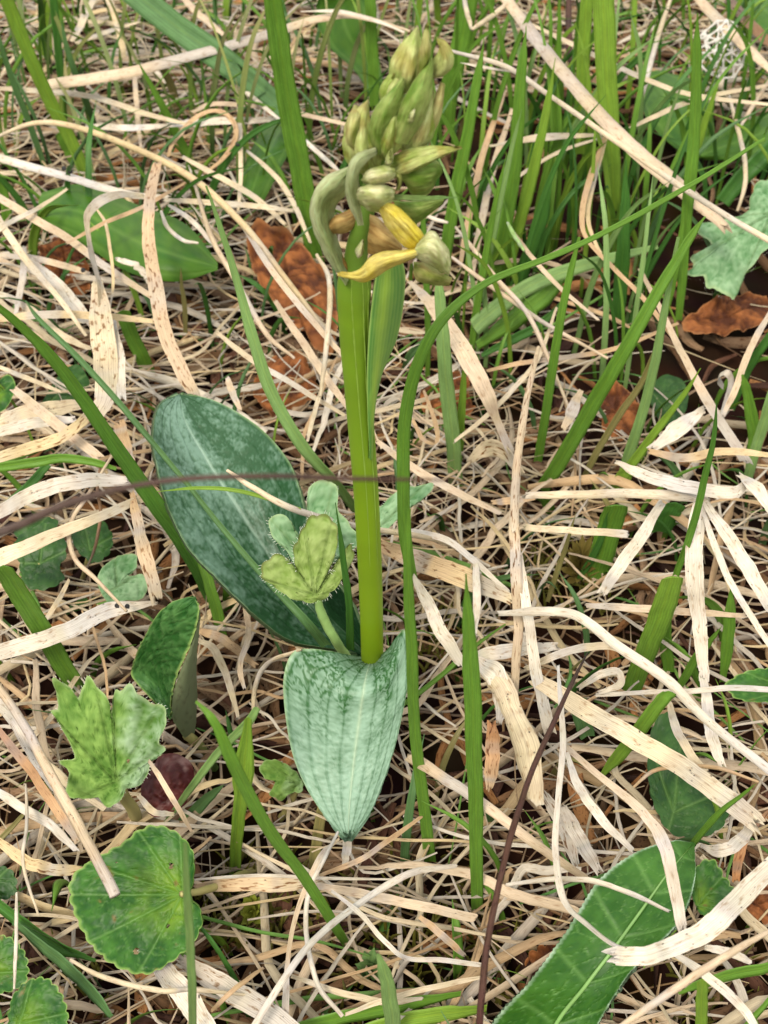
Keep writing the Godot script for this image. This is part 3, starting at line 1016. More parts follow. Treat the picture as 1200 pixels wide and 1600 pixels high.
func build_orchid() -> void:
	var z := on_ground(581, 1025, 15).z
	var foot := Vector3(on_ground(581, 1025, 15).x, 0, z)
	var o := thing("orchid", "small green orchid in the middle, knobbly budding spike with yellow-lipped flowers and broad mottled leaves", "orchid", foot)
	# stem
	var mb := MB.new()
	var path := smooth([foot, on_upright(581, 1020, z), on_upright(578, 900, z), on_upright(571, 760, z), on_upright(560, 620, z), on_upright(554, 520, z), on_upright(553, 450, z), on_upright(557, 395, z), on_upright(567, 345, z), on_upright(582, 280, z - 0.5), on_upright(602, 205, z - 0.8), on_upright(622, 150, z - 0.8), on_upright(642, 90, z - 0.8)], 10)
	var ws := PackedFloat32Array()
	var cols := PackedColorArray()
	var n := path.size()
	for k in n:
		var f := float(k) / (n - 1)
		ws.append(prof([0.98, 0.95, 0.96, 0.95, 0.96, 1.06, 1.14, 0.75, 0.62, 0.52, 0.45, 0.35, 0.2], f))
		var c := Color(0.15, 0.24, 0.008).lerp(Color(0.125, 0.22, 0.014), smoothstep(0.1, 0.4, f)).lerp(Color(0.105, 0.19, 0.025), smoothstep(0.45, 0.6, f))
		var g := 1.0 + 0.15 * nz.get_noise_2d(f * 200.0, 3.0)
		cols.append(Color(c.r * g, c.g * g, c.b * g))
	sweep(mb, path, ws, SEC.stem, Vector3(0, 0, 1), 0.0, 0.5, cols, 0.0)
	var stem := part(mb, "stem", M.stem, o, foot)
	# pale raised ribs running up the stem
	for r in [[0.55, 0.35], [-0.15, 0.25], [0.95, 0.55]]:
		var rib := MB.new()
		var rp := PackedVector3Array()
		var rw := PackedFloat32Array()
		var rc := PackedColorArray()
		for k in range(22, 66):
			var a: float = r[0] + 0.25 * sin(k * 0.05)
			rp.append(path[k] + Vector3(sin(a) * ws[k] * 1.0, 0.0, cos(a) * ws[k] * 0.93))
			rw.append((0.07 * sin(PI * (k - 21) / 46.0) + 0.015) * (0.75 + 0.9 * nz.get_noise_2d(k * 7.0, r[0] * 90.0)))
			rc.append(Color(0.185, 0.29, 0.04) * (1.0 + 0.3 * nz.get_noise_2d(k * 9.0, r[0] * 50.0)))
		sweep(rib, rp, rw, SEC.stalk, Vector3(0, 0, 1), 0, 0, rc, 0)
		part(rib, "rib", M.stem, stem, foot)
	# leaves
	mb = MB.new()
	leaf(mb, lying([556, 1020, 9, 460, 1003, 13, 400, 962, 16, 335, 903, 18, 288, 848, 19, 255, 772, 20, 241, 712, 20, 240, 664, 20, 251, 630, 19.5, 280, 616, 18.5]), lying([566, 1022, 8, 490, 955, 9, 432, 885, 12, 396, 831, 14, 357, 772, 16, 315, 705, 17.5, 288, 655, 18.5, 280, 616, 18.5]), lying([578, 1018, 9, 556, 955, 14, 520, 900, 17, 484, 850, 18.5, 476, 790, 19, 455, 725, 19.5, 410, 672, 19.5, 360, 638, 19.2, 318, 621, 19, 280, 616, 18.5]), "orchid", 100, 210, 0.3, 0, 0, 1.3)
	part(mb, "leaf", M.orchid_leaf, o, foot, "broad blue-green leaf lying back and to the side behind the stalk")
	mb = MB.new()
	leaf(mb, lying([566, 1026, 14, 530, 1020, 18, 492, 1014, 20, 458, 1019, 19.5, 443, 1060, 18, 446, 1120, 15, 462, 1195, 12, 500, 1266, 10, 544, 1314, 9]), lying([580, 1032, 14, 574, 1050, 17, 568, 1080, 17.5, 562, 1120, 15.5, 553, 1190, 12.5, 546, 1260, 10.5, 544, 1314, 9]), lying([592, 1026, 14, 608, 1012, 19, 630, 984, 23, 638, 1020, 21, 637, 1070, 18.5, 627, 1130, 15, 607, 1200, 12, 580, 1266, 10, 544, 1314, 9]), "orchid_front", 110, 190, 0.3, 0, 0, 4.1)
	part(mb, "leaf", M.orchid_leaf, o, foot, "pale waxy leaf with dark veins drooping forward to a point")
	mb = MB.new()
	leaf(mb, upright(z, [578, 720, 1.0, 574, 640, 1.2, 574, 560, 1.2, 580, 480, 0.6, 590, 420, -0.3, 604, 378, -1.2]), upright(z, [581, 716, 0.8, 584, 640, 0.8, 594, 560, 0.2, 604, 480, -0.4, 607, 425, -1, 608, 376, -1.5]), upright(z, [583, 716, 0, 583, 650, -0.6, 596, 585, -1.8, 620, 530, -2.8, 631, 470, -3, 632, 420, -2.6, 614, 374, -2]), "sheath", 20, 60, 0.25, 0, 0, 6.0)
	part(mb, "leaf", M.orchid_leaf, o, foot, "narrow upright leaf clasping the upper stalk")
	# bracts and the opened flowers
	part(surface("bract", z, [538, 448, 1, 507, 397, 1, 486, 346, 1, 488, 308, 1, 507, 278, 0.6, 551, 256, 0], [542, 442, 1.6, 520, 392, 1.8, 503, 346, 1.7, 506, 314, 1.6, 526, 289, 1.3, 551, 262, 0.4], [547, 434, 0.6, 534, 392, 0.0, 522, 350, -0.6, 527, 322, -0.6, 544, 300, -0.2, 556, 268, 0], 14, 40, 0.12, 2.0), "bract", M.petal, o, foot, "grey-green crescent-shaped bract arching out from the stalk")
	part(surface("bract", z, [560, 352, 3, 541, 304, 3.4, 543, 264, 3.4, 558, 241, 3, 586, 232, 2.4], [563, 352, 3.3, 550, 300, 3.9, 552, 267, 3.9, 564, 247, 3.4, 587, 235, 2.5], [567, 352, 2.8, 562, 297, 3.2, 562, 270, 3.2, 571, 253, 3, 588, 239, 2.4], 12, 28, 0.12, 3.0), "bract", M.petal, o, foot, "narrow hooked bract in front of the upper flower")
	var f := Node3D.new()
	f.name = "flower"
	o.add_child(f, true)
	f.set_meta("label", "upper open flower with a yellow tongue pointing down")
	part(surface("hood", z, [562, 281, 3, 575, 267, 3, 596, 257, 3, 618, 262, 3], [565, 284, 3.4, 580, 276, 4.8, 601, 270, 5, 619, 268, 3.4], [567, 288, 3, 583, 289, 4, 603, 286, 4, 620, 277, 3], 12, 20, 0.2, 4.0), "hood", M.petal, f, foot)
	part(surface("hood", z, [556, 299, 3, 570, 291, 4, 596, 289, 4.2, 619, 296, 3.4], [556, 306, 3.2, 573, 307, 5.2, 597, 308, 5.4, 619, 304, 3.6], [559, 314, 3, 576, 329, 3.6, 595, 332, 3.8, 618, 312, 3.4], 12, 20, 0.2, 5.0), "sepal", M.petal, f, foot)
	part(surface("bract_yellow", z, [618, 266, 2.6, 630, 276, 2.6, 628, 298, 2.6], [617, 270, 3.2, 625, 280, 3.2, 622, 298, 3.2], [615, 274, 2.8, 620, 284, 2.8, 617, 298, 2.8], 8, 12, 0.14, 6.0), "petal", M.petal, f, foot)
	part(surface("lip", z, [602, 314, 4, 622, 322, 4, 646, 344, 4, 665, 371, 4, 664, 386, 4], [597, 321, 4.6, 613, 336, 4.9, 634, 357, 4.9, 652, 377, 4.7, 660, 388, 4.3], [591, 327, 4, 600, 346, 4, 615, 368, 4, 636, 389, 4, 656, 391, 4], 14, 26, 0.18, 7.0), "lip", M.petal, f, foot)
	f = Node3D.new()
	f.name = "flower"
	o.add_child(f, true)
	f.set_meta("label", "lower open flower with a yellow tongue lying across the stalk")
	part(surface("lip", z, [658, 386, 4, 630, 390, 4, 600, 392, 4, 577, 401, 4, 561, 420, 4, 528, 427, 3.6], [656, 394, 5, 632, 400, 5.4, 604, 406, 5.4, 582, 417, 5.2, 563, 430, 4.6, 528, 428, 3.7], [654, 402, 4, 635, 409, 4, 610, 420, 4, 585, 435, 4, 563, 441, 4, 529, 430, 3.6], 14, 32, 0.18, 8.0), "lip", M.petal, f, foot)
	part(surface("hood", z, [650, 383, 4.4, 674, 361, 4.2, 692, 378, 4, 706, 402, 3.4], [648, 391, 5, 672, 387, 6, 691, 404, 5.6, 704, 424, 3.6], [648, 398, 4.4, 664, 409, 4.6, 685, 425, 4.4, 701, 432, 3.4], 12, 20, 0.2, 9.0), "hood", M.petal, f, foot)
	part(surface("bract_yellow", z, [646, 408, 3, 664, 411, 3.4, 690, 427, 3.4, 706, 434, 2.8], [646, 417, 3.4, 660, 427, 4, 685, 437, 4, 704, 440, 3], [648, 426, 3, 655, 441, 3, 680, 446, 3, 702, 447, 2.8], 10, 18, 0.18, 10.0), "sepal", M.petal, f, foot)
	part(surface("petal_brown", z, [578, 334, 1, 602, 352, 1.4, 628, 384, 1.4], [576, 360, 1.6, 598, 374, 2.4, 628, 390, 1.8], [574, 396, 1, 592, 400, 1.4, 626, 396, 1.4], 14, 20, 0.16, 11.0), "petal", M.petal, f, foot)
	part(surface("petal_brown", z, [511, 350, 0.2, 522, 336, 0.4, 536, 330, 0.2, 552, 322, 0], [514, 358, 0.8, 526, 347, 1.2, 540, 343, 1.0, 556, 336, 0.2], [519, 366, 0.2, 532, 362, 0.3, 546, 358, 0.2, 560, 350, 0], 12, 20, 0.12, 12.0), "petal", M.petal, f, foot)
	part(surface("petal_brown", z, [508, 366, 0, 514, 392, 0.2, 526, 415, 0.2, 543, 434, 0], [513, 366, 0.5, 521, 392, 0.8, 533, 415, 0.8, 546, 432, 0.3], [519, 364, 0, 529, 390, 0.2, 541, 412, 0.2, 549, 428, 0], 12, 22, 0.12, 13.0), "petal", M.petal, f, foot)
	# buds, lowest first
	bud_of(o, foot, z, [598, 275, 1, 625, 260, 1.5, 655, 246, 2, 685, 238, 2.2, 708, 233, 2.2, 722, 231, 2.2], 42, 21.0, "bud", "smooth pointed bud sticking out sideways")
	part(surface("bract_green", z, [618, 266, 1, 650, 258, 1.4, 680, 250, 1.4, 693, 262, 1], [625, 276, 1.5, 650, 282, 2.2, 675, 278, 2, 692, 266, 1.2], [632, 284, 1, 645, 304, 1, 668, 303, 1, 693, 270, 1], 10, 18, 0.16, 13.0), "bract", M.petal, o, foot)
	part(surface("bract_green", z, [612, 312, 0.4, 645, 312, 0.6, 694, 311, 0.4], [625, 328, 0.8, 650, 330, 1.2, 693, 314, 0.6], [636, 350, 0.4, 656, 348, 0.6, 692, 318, 0.4], 10, 18, 0.16, 14.0), "bract", M.petal, o, foot)
	mb = MB.new()
	blade(mb, upright(z, [614, 308, 2.4, 640, 309, 2.8, 680, 309, 2.8, 717, 308, 2.2]), 9, Color(0.33, 0.49, 0.18), Color(0.18, 0.36, 0.11), {"prof": [1, 1, 0.7, 0.1], "wobble": 0.1, "ref": Vector3(0, 0.5, 1)})
	part(mb, "bract", M.petal, o, foot, "thin green bract like a spike")
	bud_of(o, foot, z, [580, 272, 1.0, 566, 240, 1.6, 562, 208, 1.8, 566, 182, 1.4, 576, 156, 0.6], 58, 22.0, "bud", "fat translucent bud on the left of the spike")
	part(surface("bract_yellow", z, [568, 268, 0.6, 540, 228, 1, 540, 192, 1, 556, 164, 0.4], [571, 266, 1.6, 548, 226, 2.6, 549, 194, 2.6, 557, 166, 0.8], [578, 262, 1, 560, 225, 2.2, 562, 195, 2.2, 560, 167, 0.6], 10, 22, 0.14, 15.0), "bract", M.petal, o, foot)
	bud_of(o, foot, z, [600, 246, 1.4, 606, 212, 2.2, 614, 180, 2.2, 622, 150, 1.4], 50, 23.0)
	bud_of(o, foot, z, [608, 170, 0, 612, 145, 0.4, 622, 118, 0.4, 634, 92, 0], 40, 33.0)
	part(surface("bract_green", z, [586, 242, 1.6, 575, 206, 2.0, 584, 170, 2.2, 603, 147, 2, 629, 120, 1.4], [594, 240, 2.2, 592, 206, 3.0, 602, 174, 3.0, 614, 151, 2.6, 630, 122, 1.5], [604, 232, 1.6, 611, 204, 2.0, 623, 180, 2.2, 630, 156, 2.0, 632, 124, 1.4], 12, 26, 0.12, 16.0), "bract", M.petal, o, foot, "pale pointed bract in the middle of the bud cluster")
	bud_of(o, foot, z, [636, 236, 0.8, 652, 205, 1.2, 666, 172, 1.2, 678, 140, 0.6], 52, 24.0)
	part(surface("bract_green", z, [612, 222, 1.6, 620, 180, 2.2, 632, 145, 2.2, 650, 119, 1.8, 675, 88, 1.2], [622, 222, 2.8, 638, 184, 3.4, 651, 152, 3.2, 663, 122, 2.4, 676, 90, 1.3], [636, 224, 1.8, 656, 196, 2.2, 669, 168, 2.2, 676, 134, 1.8, 678, 94, 1.2], 12, 26, 0.14, 17.0), "bract", M.petal, o, foot, "green pointed bract on the right of the bud cluster")
	part(surface("bract_yellow", z, [632, 226, 0, 658, 206, 0.4, 674, 170, 0.4, 690, 128, 0], [636, 230, 0.8, 664, 211, 1.2, 680, 174, 1.2, 692, 130, 0.2], [640, 234, 0, 670, 216, 0.2, 687, 178, 0.2, 694, 132, 0], 8, 20, 0.14, 18.0), "bract", M.petal, o, foot)
	bud_of(o, foot, z, [632, 140, 0, 638, 112, 0.4, 642, 84, 0.4, 648, 60, 0.2, 652, 42, 0], 58, 25.0, "bud", "topmost yellow-brown bud")
	part(surface("bract_yellow", z, [650, 126, 0.8, 656, 90, 1.2, 660, 60, 1, 668, 34, 0.4], [660, 122, 1.4, 666, 90, 1.8, 667, 60, 1.4, 669, 35, 0.5], [668, 116, 0.8, 673, 88, 1, 672, 60, 0.8, 670, 36, 0.4], 8, 20, 0.14, 19.0), "bract", M.petal, o, foot)
	part(surface("bract_yellow", z, [600, 150, -0.4, 606, 122, -0.2, 616, 100, -0.2, 630, 78, -0.4], [606, 152, 0.4, 613, 124, 0.8, 622, 102, 0.6, 631, 80, -0.2], [614, 150, -0.2, 621, 126, 0, 628, 104, 0, 632, 82, -0.4], 8, 18, 0.14, 20.0), "bract", M.petal, o, foot)
	bud_of(o, foot, z, [674, 118, 0, 688, 104, 0.4, 695, 86, 0.6, 690, 68, 0.4, 682, 58, 0], 32, 26.0, "bud", "round yellow-green bud at the side of the tip")
	for s in [[606, 258, 2.5, 14, 20], [640, 190, 3.6, 10, 12], [560, 400, 1.6, 14, 16]]:
		bud_of(o, foot, z, [s[0], s[1], s[2], s[0] + 4, s[1] - s[4], s[2] + 0.3, s[0] + 7, s[1] - s[4] * 1.6, s[2]], s[3], s[0], "hood")


# ---------- broad-leaved plants ----------
func edge_on(at: Vector3, normal: Vector3, a: Array) -> Array:   # an outline seen in the photograph, laid onto the leaf's own plane
	var out := []
	for k in range(0, a.size(), 2):
		var d := ray(a[k], a[k + 1])
		out.append(eye + d * ((at - eye).dot(normal) / d.dot(normal)))
	return out


func hairs(parent: Node3D, edge: PackedVector3Array, up: Vector3, every: int, long: float, at: Vector3) -> void:
	var mb := MB.new()
	var c := Vector3.ZERO
	for p in edge:
		c += p / edge.size()
	for k in range(0, edge.size(), every):
		var d := ((edge[k] - c).normalized() + up * rng.randf_range(-0.2, 0.5) + Vector3(rng.randf_range(-1, 1), 0, rng.randf_range(-1, 1)) * 0.35).normalized() * long * 0.75 * pow(rng.randf(), 1.3)
		blade(mb, [edge[k], edge[k] + d * 0.6, edge[k] + d], 0.03, Color(0.6, 0.62, 0.5), Color(0.7, 0.7, 0.6), {"mm": 1, "per": 1, "sec": "thin", "prof": [1, 0.8, 0.3], "wobble": 0.0})
	part(mb, "hair", M.hair, parent, at).set_meta("kind", "stuff")


func leafy(called: String, label: String, category: String, outline: Array, hub_px: Array, h: float, normal: Vector3, kind: String, mat: String, count: int, teeth: int, amp: float, opt: Dictionary, stalk: Array, stalk_w := 0.0, stalk_tone := "green", fuzz := 0.0) -> Node3D:
	var at := on_ground(hub_px[0], hub_px[1], h)
	var nn := normal.normalized()
	var ctrl := edge_on(at, nn, outline)
	var edge := toothed(ctrl, count, teeth, amp, at, opt.get("sharp", 1.0))
	var veins := []
	for f in opt.get("vein_at", []):
		veins.append(int(float(f) / (outline.size() / 2.0) * count) % count)
	opt.veins = veins
	var holes := []
	for s in opt.get("hole_at", []):
		var d := ray(s[0], s[1])
		holes.append([eye + d * ((at - eye).dot(nn) / d.dot(nn)), s[2]])
	opt.holes = holes
	var o := thing(called, label, category, Vector3(at.x, 0, at.z), "")
	o.remove_meta("group")
	var foot := Vector3(at.x, 0, at.z)
	var mb := MB.new()
	outline_leaf(mb, edge, at, kind, opt)
	part(mb, "leaf_blade", M[mat], o, foot)
	if stalk:
		mb = MB.new()
		var path := [at - nn * 0.1]
		path.append_array(lying(stalk))
		blade(mb, path, stalk_w, T[stalk_tone], T[stalk_tone], {"sec": "stalk", "prof": [0.8, 1, 1, 1], "mottle": 0.2})
		part(mb, "leaf_stalk", M.stem, o, foot)
	if fuzz > 0.0:
		hairs(o, edge, nn, 1, fuzz, foot)
	return o


func build_broad_leaves() -> void:
	leafy("violet_leaf", "glossy heart-shaped green leaf with small holes and scalloped edge", "leaf", [285, 1308, 267, 1296, 240, 1291, 213, 1301, 195, 1318, 160, 1337, 128, 1356, 111, 1382, 113, 1411, 128, 1446, 141, 1473, 165, 1497, 195, 1515, 224, 1522, 252, 1514, 284, 1492, 308, 1465, 317, 1440, 312, 1418, 298, 1402, 304, 1365, 302, 1330], [283, 1397], 13, Vector3(-0.1, 1, 0.45), "violet", "leaf", 176, 30, 0.22, {"rings": 54, "vein_at": [0.2, 2.5, 5.5, 7.5, 10, 13, 16], "fold": 0.22, "hole_at": [[266, 1353, 0.28], [260, 1445, 0.25], [213, 1486, 0.22], [183, 1347, 0.16], [220, 1430, 0.10]], "dome": -0.4, "seed": 3.0}, [330, 1388, 9, 380, 1365, 3, 430, 1350, 0], 12, "olive")
	leafy("hairy_leaf", "downy light green lobed leaf with deep toothed lobes and a tiny dark hole", "leaf", [199, 1233, 175, 1260, 153, 1246, 113, 1246, 104, 1226, 112, 1207, 95, 1190, 118, 1180, 95, 1135, 80, 1111, 92, 1103, 86, 1060, 111, 1076, 124, 1090, 137, 1057, 158, 1080, 172, 1098, 171, 1160, 179, 1085, 190, 1078, 206, 1070, 224, 1092, 258, 1108, 258, 1135, 247, 1162, 261, 1169, 234, 1194, 226, 1220], [182, 1222], 15, Vector3(0.15, 1, 0.8), "hairy", "soft_leaf", 170, 28, 0.25, {"rings": 48, "vein_at": [3, 8.5, 14, 19.5, 22.5, 25], "fold": 0.30, "hole_at": [[201, 1189, 0.28]], "dome": 0.3, "seed": 7.0}, [205, 1262, 9, 220, 1290, 3, 232, 1310, 0], 20, "olive", 0.35)
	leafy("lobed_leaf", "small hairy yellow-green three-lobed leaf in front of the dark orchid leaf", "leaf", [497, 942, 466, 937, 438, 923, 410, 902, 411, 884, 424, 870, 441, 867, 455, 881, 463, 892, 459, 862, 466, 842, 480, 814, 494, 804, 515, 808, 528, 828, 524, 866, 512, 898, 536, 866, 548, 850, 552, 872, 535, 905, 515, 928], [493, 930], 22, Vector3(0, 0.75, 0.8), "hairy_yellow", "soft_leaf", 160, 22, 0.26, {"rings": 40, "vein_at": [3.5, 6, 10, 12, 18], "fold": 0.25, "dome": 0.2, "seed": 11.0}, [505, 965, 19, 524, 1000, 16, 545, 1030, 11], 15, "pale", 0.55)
	leafy("downy_leaf", "grey-green downy leaf lobe peeping out behind the yellow-green lobed leaf", "leaf", [470, 900, 446, 860, 425, 838, 421, 812, 444, 806, 462, 832, 476, 850, 480, 800, 482, 765, 505, 752, 526, 765, 528, 800, 545, 820, 560, 850, 520, 880], [492, 888], 20, Vector3(0.1, 0.9, 0.6), "hairy_blue", "soft_leaf", 120, 12, 0.15, {"rings": 30, "vein_at": [3, 9, 13], "fold": 0.2, "seed": 13.0}, [], 0.0, "green", 0.5)
	leafy("downy_leaf", "blue-green narrow leaf spreading out on both sides behind the orchid stalk", "leaf", [588, 842, 575, 815, 596, 790, 628, 768, 676, 752, 668, 776, 636, 800, 612, 822], [592, 826], 17, Vector3(0, 1, 0.3), "hairy_blue", "soft_leaf", 90, 9, 0.15, {"rings": 24, "vein_at": [4], "fold": 0.25, "seed": 17.0}, [585, 870, 12, 580, 920, 5], 10, "blue", 0.3)
	leafy("buttercup_leaf", "jagged blue-green lobed leaf at the right edge beside the broad tan blade", "leaf", [1222, 272, 1180, 296, 1168, 330, 1130, 345, 1095, 353, 1090, 366, 1108, 380, 1112, 392, 1080, 402, 1084, 418, 1070, 431, 1100, 440, 1106, 456, 1124, 460, 1146, 468, 1156, 440, 1176, 420, 1205, 388, 1240, 400, 1270, 360, 1262, 300], [1206, 336], 14, Vector3(-0.25, 1, 0.5), "hairy_blue", "soft_leaf", 170, 24, 0.35, {"rings": 44, "vein_at": [4, 8, 12, 15, 17], "fold": 0.28, "dome": 0.5, "seed": 19.0}, [1230, 420, 6, 1240, 480, 0], 14, "olive", 0.25)
	# the knapweed leaf in the lower right corner
	var mb := MB.new()
	leaf(mb, lying([745, 1690, 4, 765, 1605, 8, 828, 1530, 11, 886, 1452, 13, 935, 1376, 14, 990, 1334, 14, 1045, 1316, 13, 1084, 1318, 12]), lying([840, 1680, 4, 866, 1605, 7, 915, 1540, 10, 962, 1478, 12, 1004, 1420, 13, 1038, 1372, 13.5, 1066, 1338, 13, 1084, 1318, 12]), lying([900, 1690, 4, 935, 1602, 8, 966, 1548, 11, 1004, 1500, 13, 1046, 1462, 14, 1072, 1425, 14, 1086, 1370, 13, 1084, 1318, 12]), "serrate", 80, 200, 0.25, 66, 0.03, 2.0)
	var o := thing("serrated_leaf", "big dark green leaf with pale net veins and finely toothed edge", "leaf", on_ground(860, 1600))
	part(mb, "leaf_blade", M.leaf, o, on_ground(860, 1600))
	mb = MB.new()
	blade(mb, lying([838, 1690, 4.1, 866, 1605, 7.2, 915, 1540, 10.2, 962, 1478, 12.2, 1004, 1420, 13.2, 1038, 1372, 13.6, 1066, 1338, 13.1]), 6, Color(0.16, 0.30, 0.08), Color(0.19, 0.33, 0.11), {"sec": "stalk", "prof": [1.3, 1.1, 1, 0.8, 0.5, 0.2], "wobble": 0.05})
	part(mb, "midrib", M.stem, o, on_ground(860, 1600))
	# folded violet leaf standing on edge
	o = thing("violet_leaf", "folded dark green leaf standing on edge, its veined grey underside showing", "leaf", on_ground(300, 1180))
	var z := on_ground(310, 1150, 4).z
	part(surface("violet_side", z, [267, 1122, 3, 231, 1088, 1.5, 206, 1055, 0, 209, 1032, 0, 224, 998, 0, 248, 960, 0.5, 272, 942, 1, 305, 932, 2], [267, 1121, 3, 254, 1082, 1.2, 243, 1048, 0.5, 250, 1010, 0.8, 265, 975, 1.4, 285, 950, 2, 306, 933, 2], [268, 1120, 3, 270, 1090, 3, 279, 1056, 3, 291, 1026, 3, 302, 1000, 3, 310, 970, 2.8, 312, 950, 2.5, 306, 933, 2], 44, 70, 0.2, 5.0), "leaf_blade", M.leaf, o, on_ground(300, 1180))
	part(surface("underside", z, [268, 1120, 3, 270, 1090, 3, 279, 1056, 3, 291, 1026, 3, 302, 1000, 3, 310, 970, 2.8, 311, 952, 2.6], [278, 1138, 2.4, 286, 1110, 2.6, 294, 1070, 2.6, 299, 1036, 2.6, 306, 1004, 2.6, 311, 974, 2.5, 312, 953, 2.5], [290, 1156, 1, 304, 1145, 0.5, 308, 1088, 0, 307, 1046, 0.3, 309, 1008, 1, 312, 978, 2, 313, 955, 2.4], 16, 40, 0.2, 5.5), "leaf_blade", M.soft_leaf, o, on_ground(300, 1180), "grey veined underside of the leaf")
	mb = MB.new()
	blade(mb, upright(z, [292, 1148, 1, 312, 1165, 0.5, 330, 1190, 0, 348, 1225, -0.5]), 14, T.olive, T.deep, {"sec": "stalk", "prof": [1.2, 1, 1, 1]})
	part(mb, "leaf_stalk", M.stem, o, on_ground(300, 1180))
	# small leaves half buried in the thatch
	leafy("clover_leaf", "small pale blue-green rounded leaf under the holed straw", "leaf", [172, 948, 158, 925, 152, 905, 165, 880, 190, 866, 212, 866, 214, 885, 200, 902, 222, 898, 230, 915, 222, 935, 195, 938], [183, 918], 9, Vector3(0, 1, 0.4), "hairy_blue", "soft_leaf", 90, 6, 0.1, {"rings": 22, "vein_at": [1, 4, 8], "seed": 23.0}, [160, 960, 4, 120, 985, 1], 8, "olive")
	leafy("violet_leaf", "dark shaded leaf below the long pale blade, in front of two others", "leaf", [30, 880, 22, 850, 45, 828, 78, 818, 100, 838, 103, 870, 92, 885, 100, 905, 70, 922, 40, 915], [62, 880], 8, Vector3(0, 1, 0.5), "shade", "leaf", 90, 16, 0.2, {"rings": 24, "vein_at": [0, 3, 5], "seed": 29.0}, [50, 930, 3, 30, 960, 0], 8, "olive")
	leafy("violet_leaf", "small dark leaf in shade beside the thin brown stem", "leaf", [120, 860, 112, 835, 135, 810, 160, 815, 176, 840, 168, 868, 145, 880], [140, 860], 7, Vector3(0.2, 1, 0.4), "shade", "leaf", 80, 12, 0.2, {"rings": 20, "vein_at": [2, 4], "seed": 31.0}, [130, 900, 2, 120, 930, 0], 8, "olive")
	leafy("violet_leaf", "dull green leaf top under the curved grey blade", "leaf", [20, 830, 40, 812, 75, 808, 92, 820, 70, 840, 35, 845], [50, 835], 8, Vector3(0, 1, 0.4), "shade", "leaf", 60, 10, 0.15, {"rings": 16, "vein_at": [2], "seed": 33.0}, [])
	leafy("violet_leaf", "bright green scalloped leaf in the lower left corner, upper of two", "leaf", [-30, 1480, 5, 1462, 32, 1478, 44, 1505, 40, 1535, 10, 1550, -30, 1545], [-15, 1520], 9, Vector3(0.1, 1, 0.5), "violet", "leaf", 90, 18, 0.2, {"rings": 24, "vein_at": [1, 3, 5], "seed": 37.0, "fold": 0.2}, [])
	leafy("violet_leaf", "dark scalloped leaf filling the lower left corner beside the blue-green blade", "leaf", [20, 1560, 40, 1535, 72, 1528, 95, 1548, 108, 1590, 100, 1640, 40, 1660, 15, 1610], [30, 1600], 10, Vector3(-0.1, 1, 0.5), "violet", "leaf", 110, 22, 0.2, {"rings": 30, "vein_at": [1, 3, 4.5, 6], "seed": 41.0, "fold": 0.2}, [])
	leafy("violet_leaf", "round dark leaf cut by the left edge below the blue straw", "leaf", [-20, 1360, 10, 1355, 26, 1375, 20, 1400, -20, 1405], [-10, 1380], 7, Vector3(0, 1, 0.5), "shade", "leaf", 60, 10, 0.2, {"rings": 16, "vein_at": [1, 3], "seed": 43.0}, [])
	leafy("buttercup_leaf", "small green lobed leaf behind the front orchid leaf, left of its tip", "leaf", [470, 1215, 450, 1196, 425, 1188, 408, 1196, 412, 1215, 430, 1222, 420, 1240, 440, 1250, 455, 1240, 475, 1235], [466, 1226], 7, Vector3(-0.2, 1, 0.5), "hairy", "soft_leaf", 90, 12, 0.2, {"rings": 24, "vein_at": [3, 7], "seed": 47.0}, [450, 1262, 3, 430, 1290, 0], 12, "olive")
	leafy("bramble_leaf", "dark green net-veined leaf below the broad speckled pale blade", "leaf", [1010, 1205, 1018, 1140, 1040, 1118, 1062, 1150, 1100, 1215, 1135, 1265, 1120, 1300, 1080, 1312, 1045, 1300, 1020, 1260], [1052, 1270], 6, Vector3(0, 1, 0.3), "shade", "leaf", 100, 20, 0.2, {"rings": 36, "vein_at": [1, 3, 5, 8], "seed": 53.0, "fold": 0.25}, [])
	leafy("bramble_leaf", "mid green toothed leaf behind the tip of the big serrated leaf", "leaf", [1080, 1400, 1088, 1355, 1112, 1345, 1132, 1372, 1150, 1400, 1130, 1425, 1098, 1432], [1090, 1415], 8, Vector3(0, 1, 0.4), "violet", "leaf", 80, 14, 0.25, {"rings": 24, "vein_at": [1, 3, 5], "seed": 59.0, "fold": 0.2}, [])
	leafy("bramble_leaf", "green leaf at the right edge over the horizontal white straw", "leaf", [1130, 1070, 1160, 1052, 1205, 1045, 1250, 1060, 1240, 1090, 1190, 1098, 1150, 1092], [1240, 1075], 7, Vector3(0, 1, 0.4), "violet", "leaf", 80, 16, 0.2, {"rings": 22, "vein_at": [0, 1, 6], "seed": 61.0}, [])
	leafy("clover_leaf", "yellow-green leaf at the left edge beside the pinkish straw", "leaf", [-25, 640, -5, 600, 12, 586, 24, 600, 18, 625, 0, 645], [-8, 622], 9, Vector3(0.2, 1, 0.4), "violet", "leaf", 60, 6, 0.05, {"rings": 18, "vein_at": [3], "seed": 67.0}, [])
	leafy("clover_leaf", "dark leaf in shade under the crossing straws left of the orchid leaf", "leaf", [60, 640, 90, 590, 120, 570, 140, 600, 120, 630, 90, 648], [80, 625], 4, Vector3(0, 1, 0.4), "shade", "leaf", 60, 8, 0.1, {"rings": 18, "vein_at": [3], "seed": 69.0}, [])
	leafy("clover_leaf", "green leaf in the dark hollow behind the crossed grass blades", "leaf", [1020, 640, 1012, 610, 1040, 586, 1070, 600, 1072, 640, 1040, 665], [1040, 640], 4, Vector3(0, 1, 0.4), "shade", "leaf", 60, 8, 0.1, {"rings": 18, "vein_at": [1, 3], "seed": 71.0}, [])
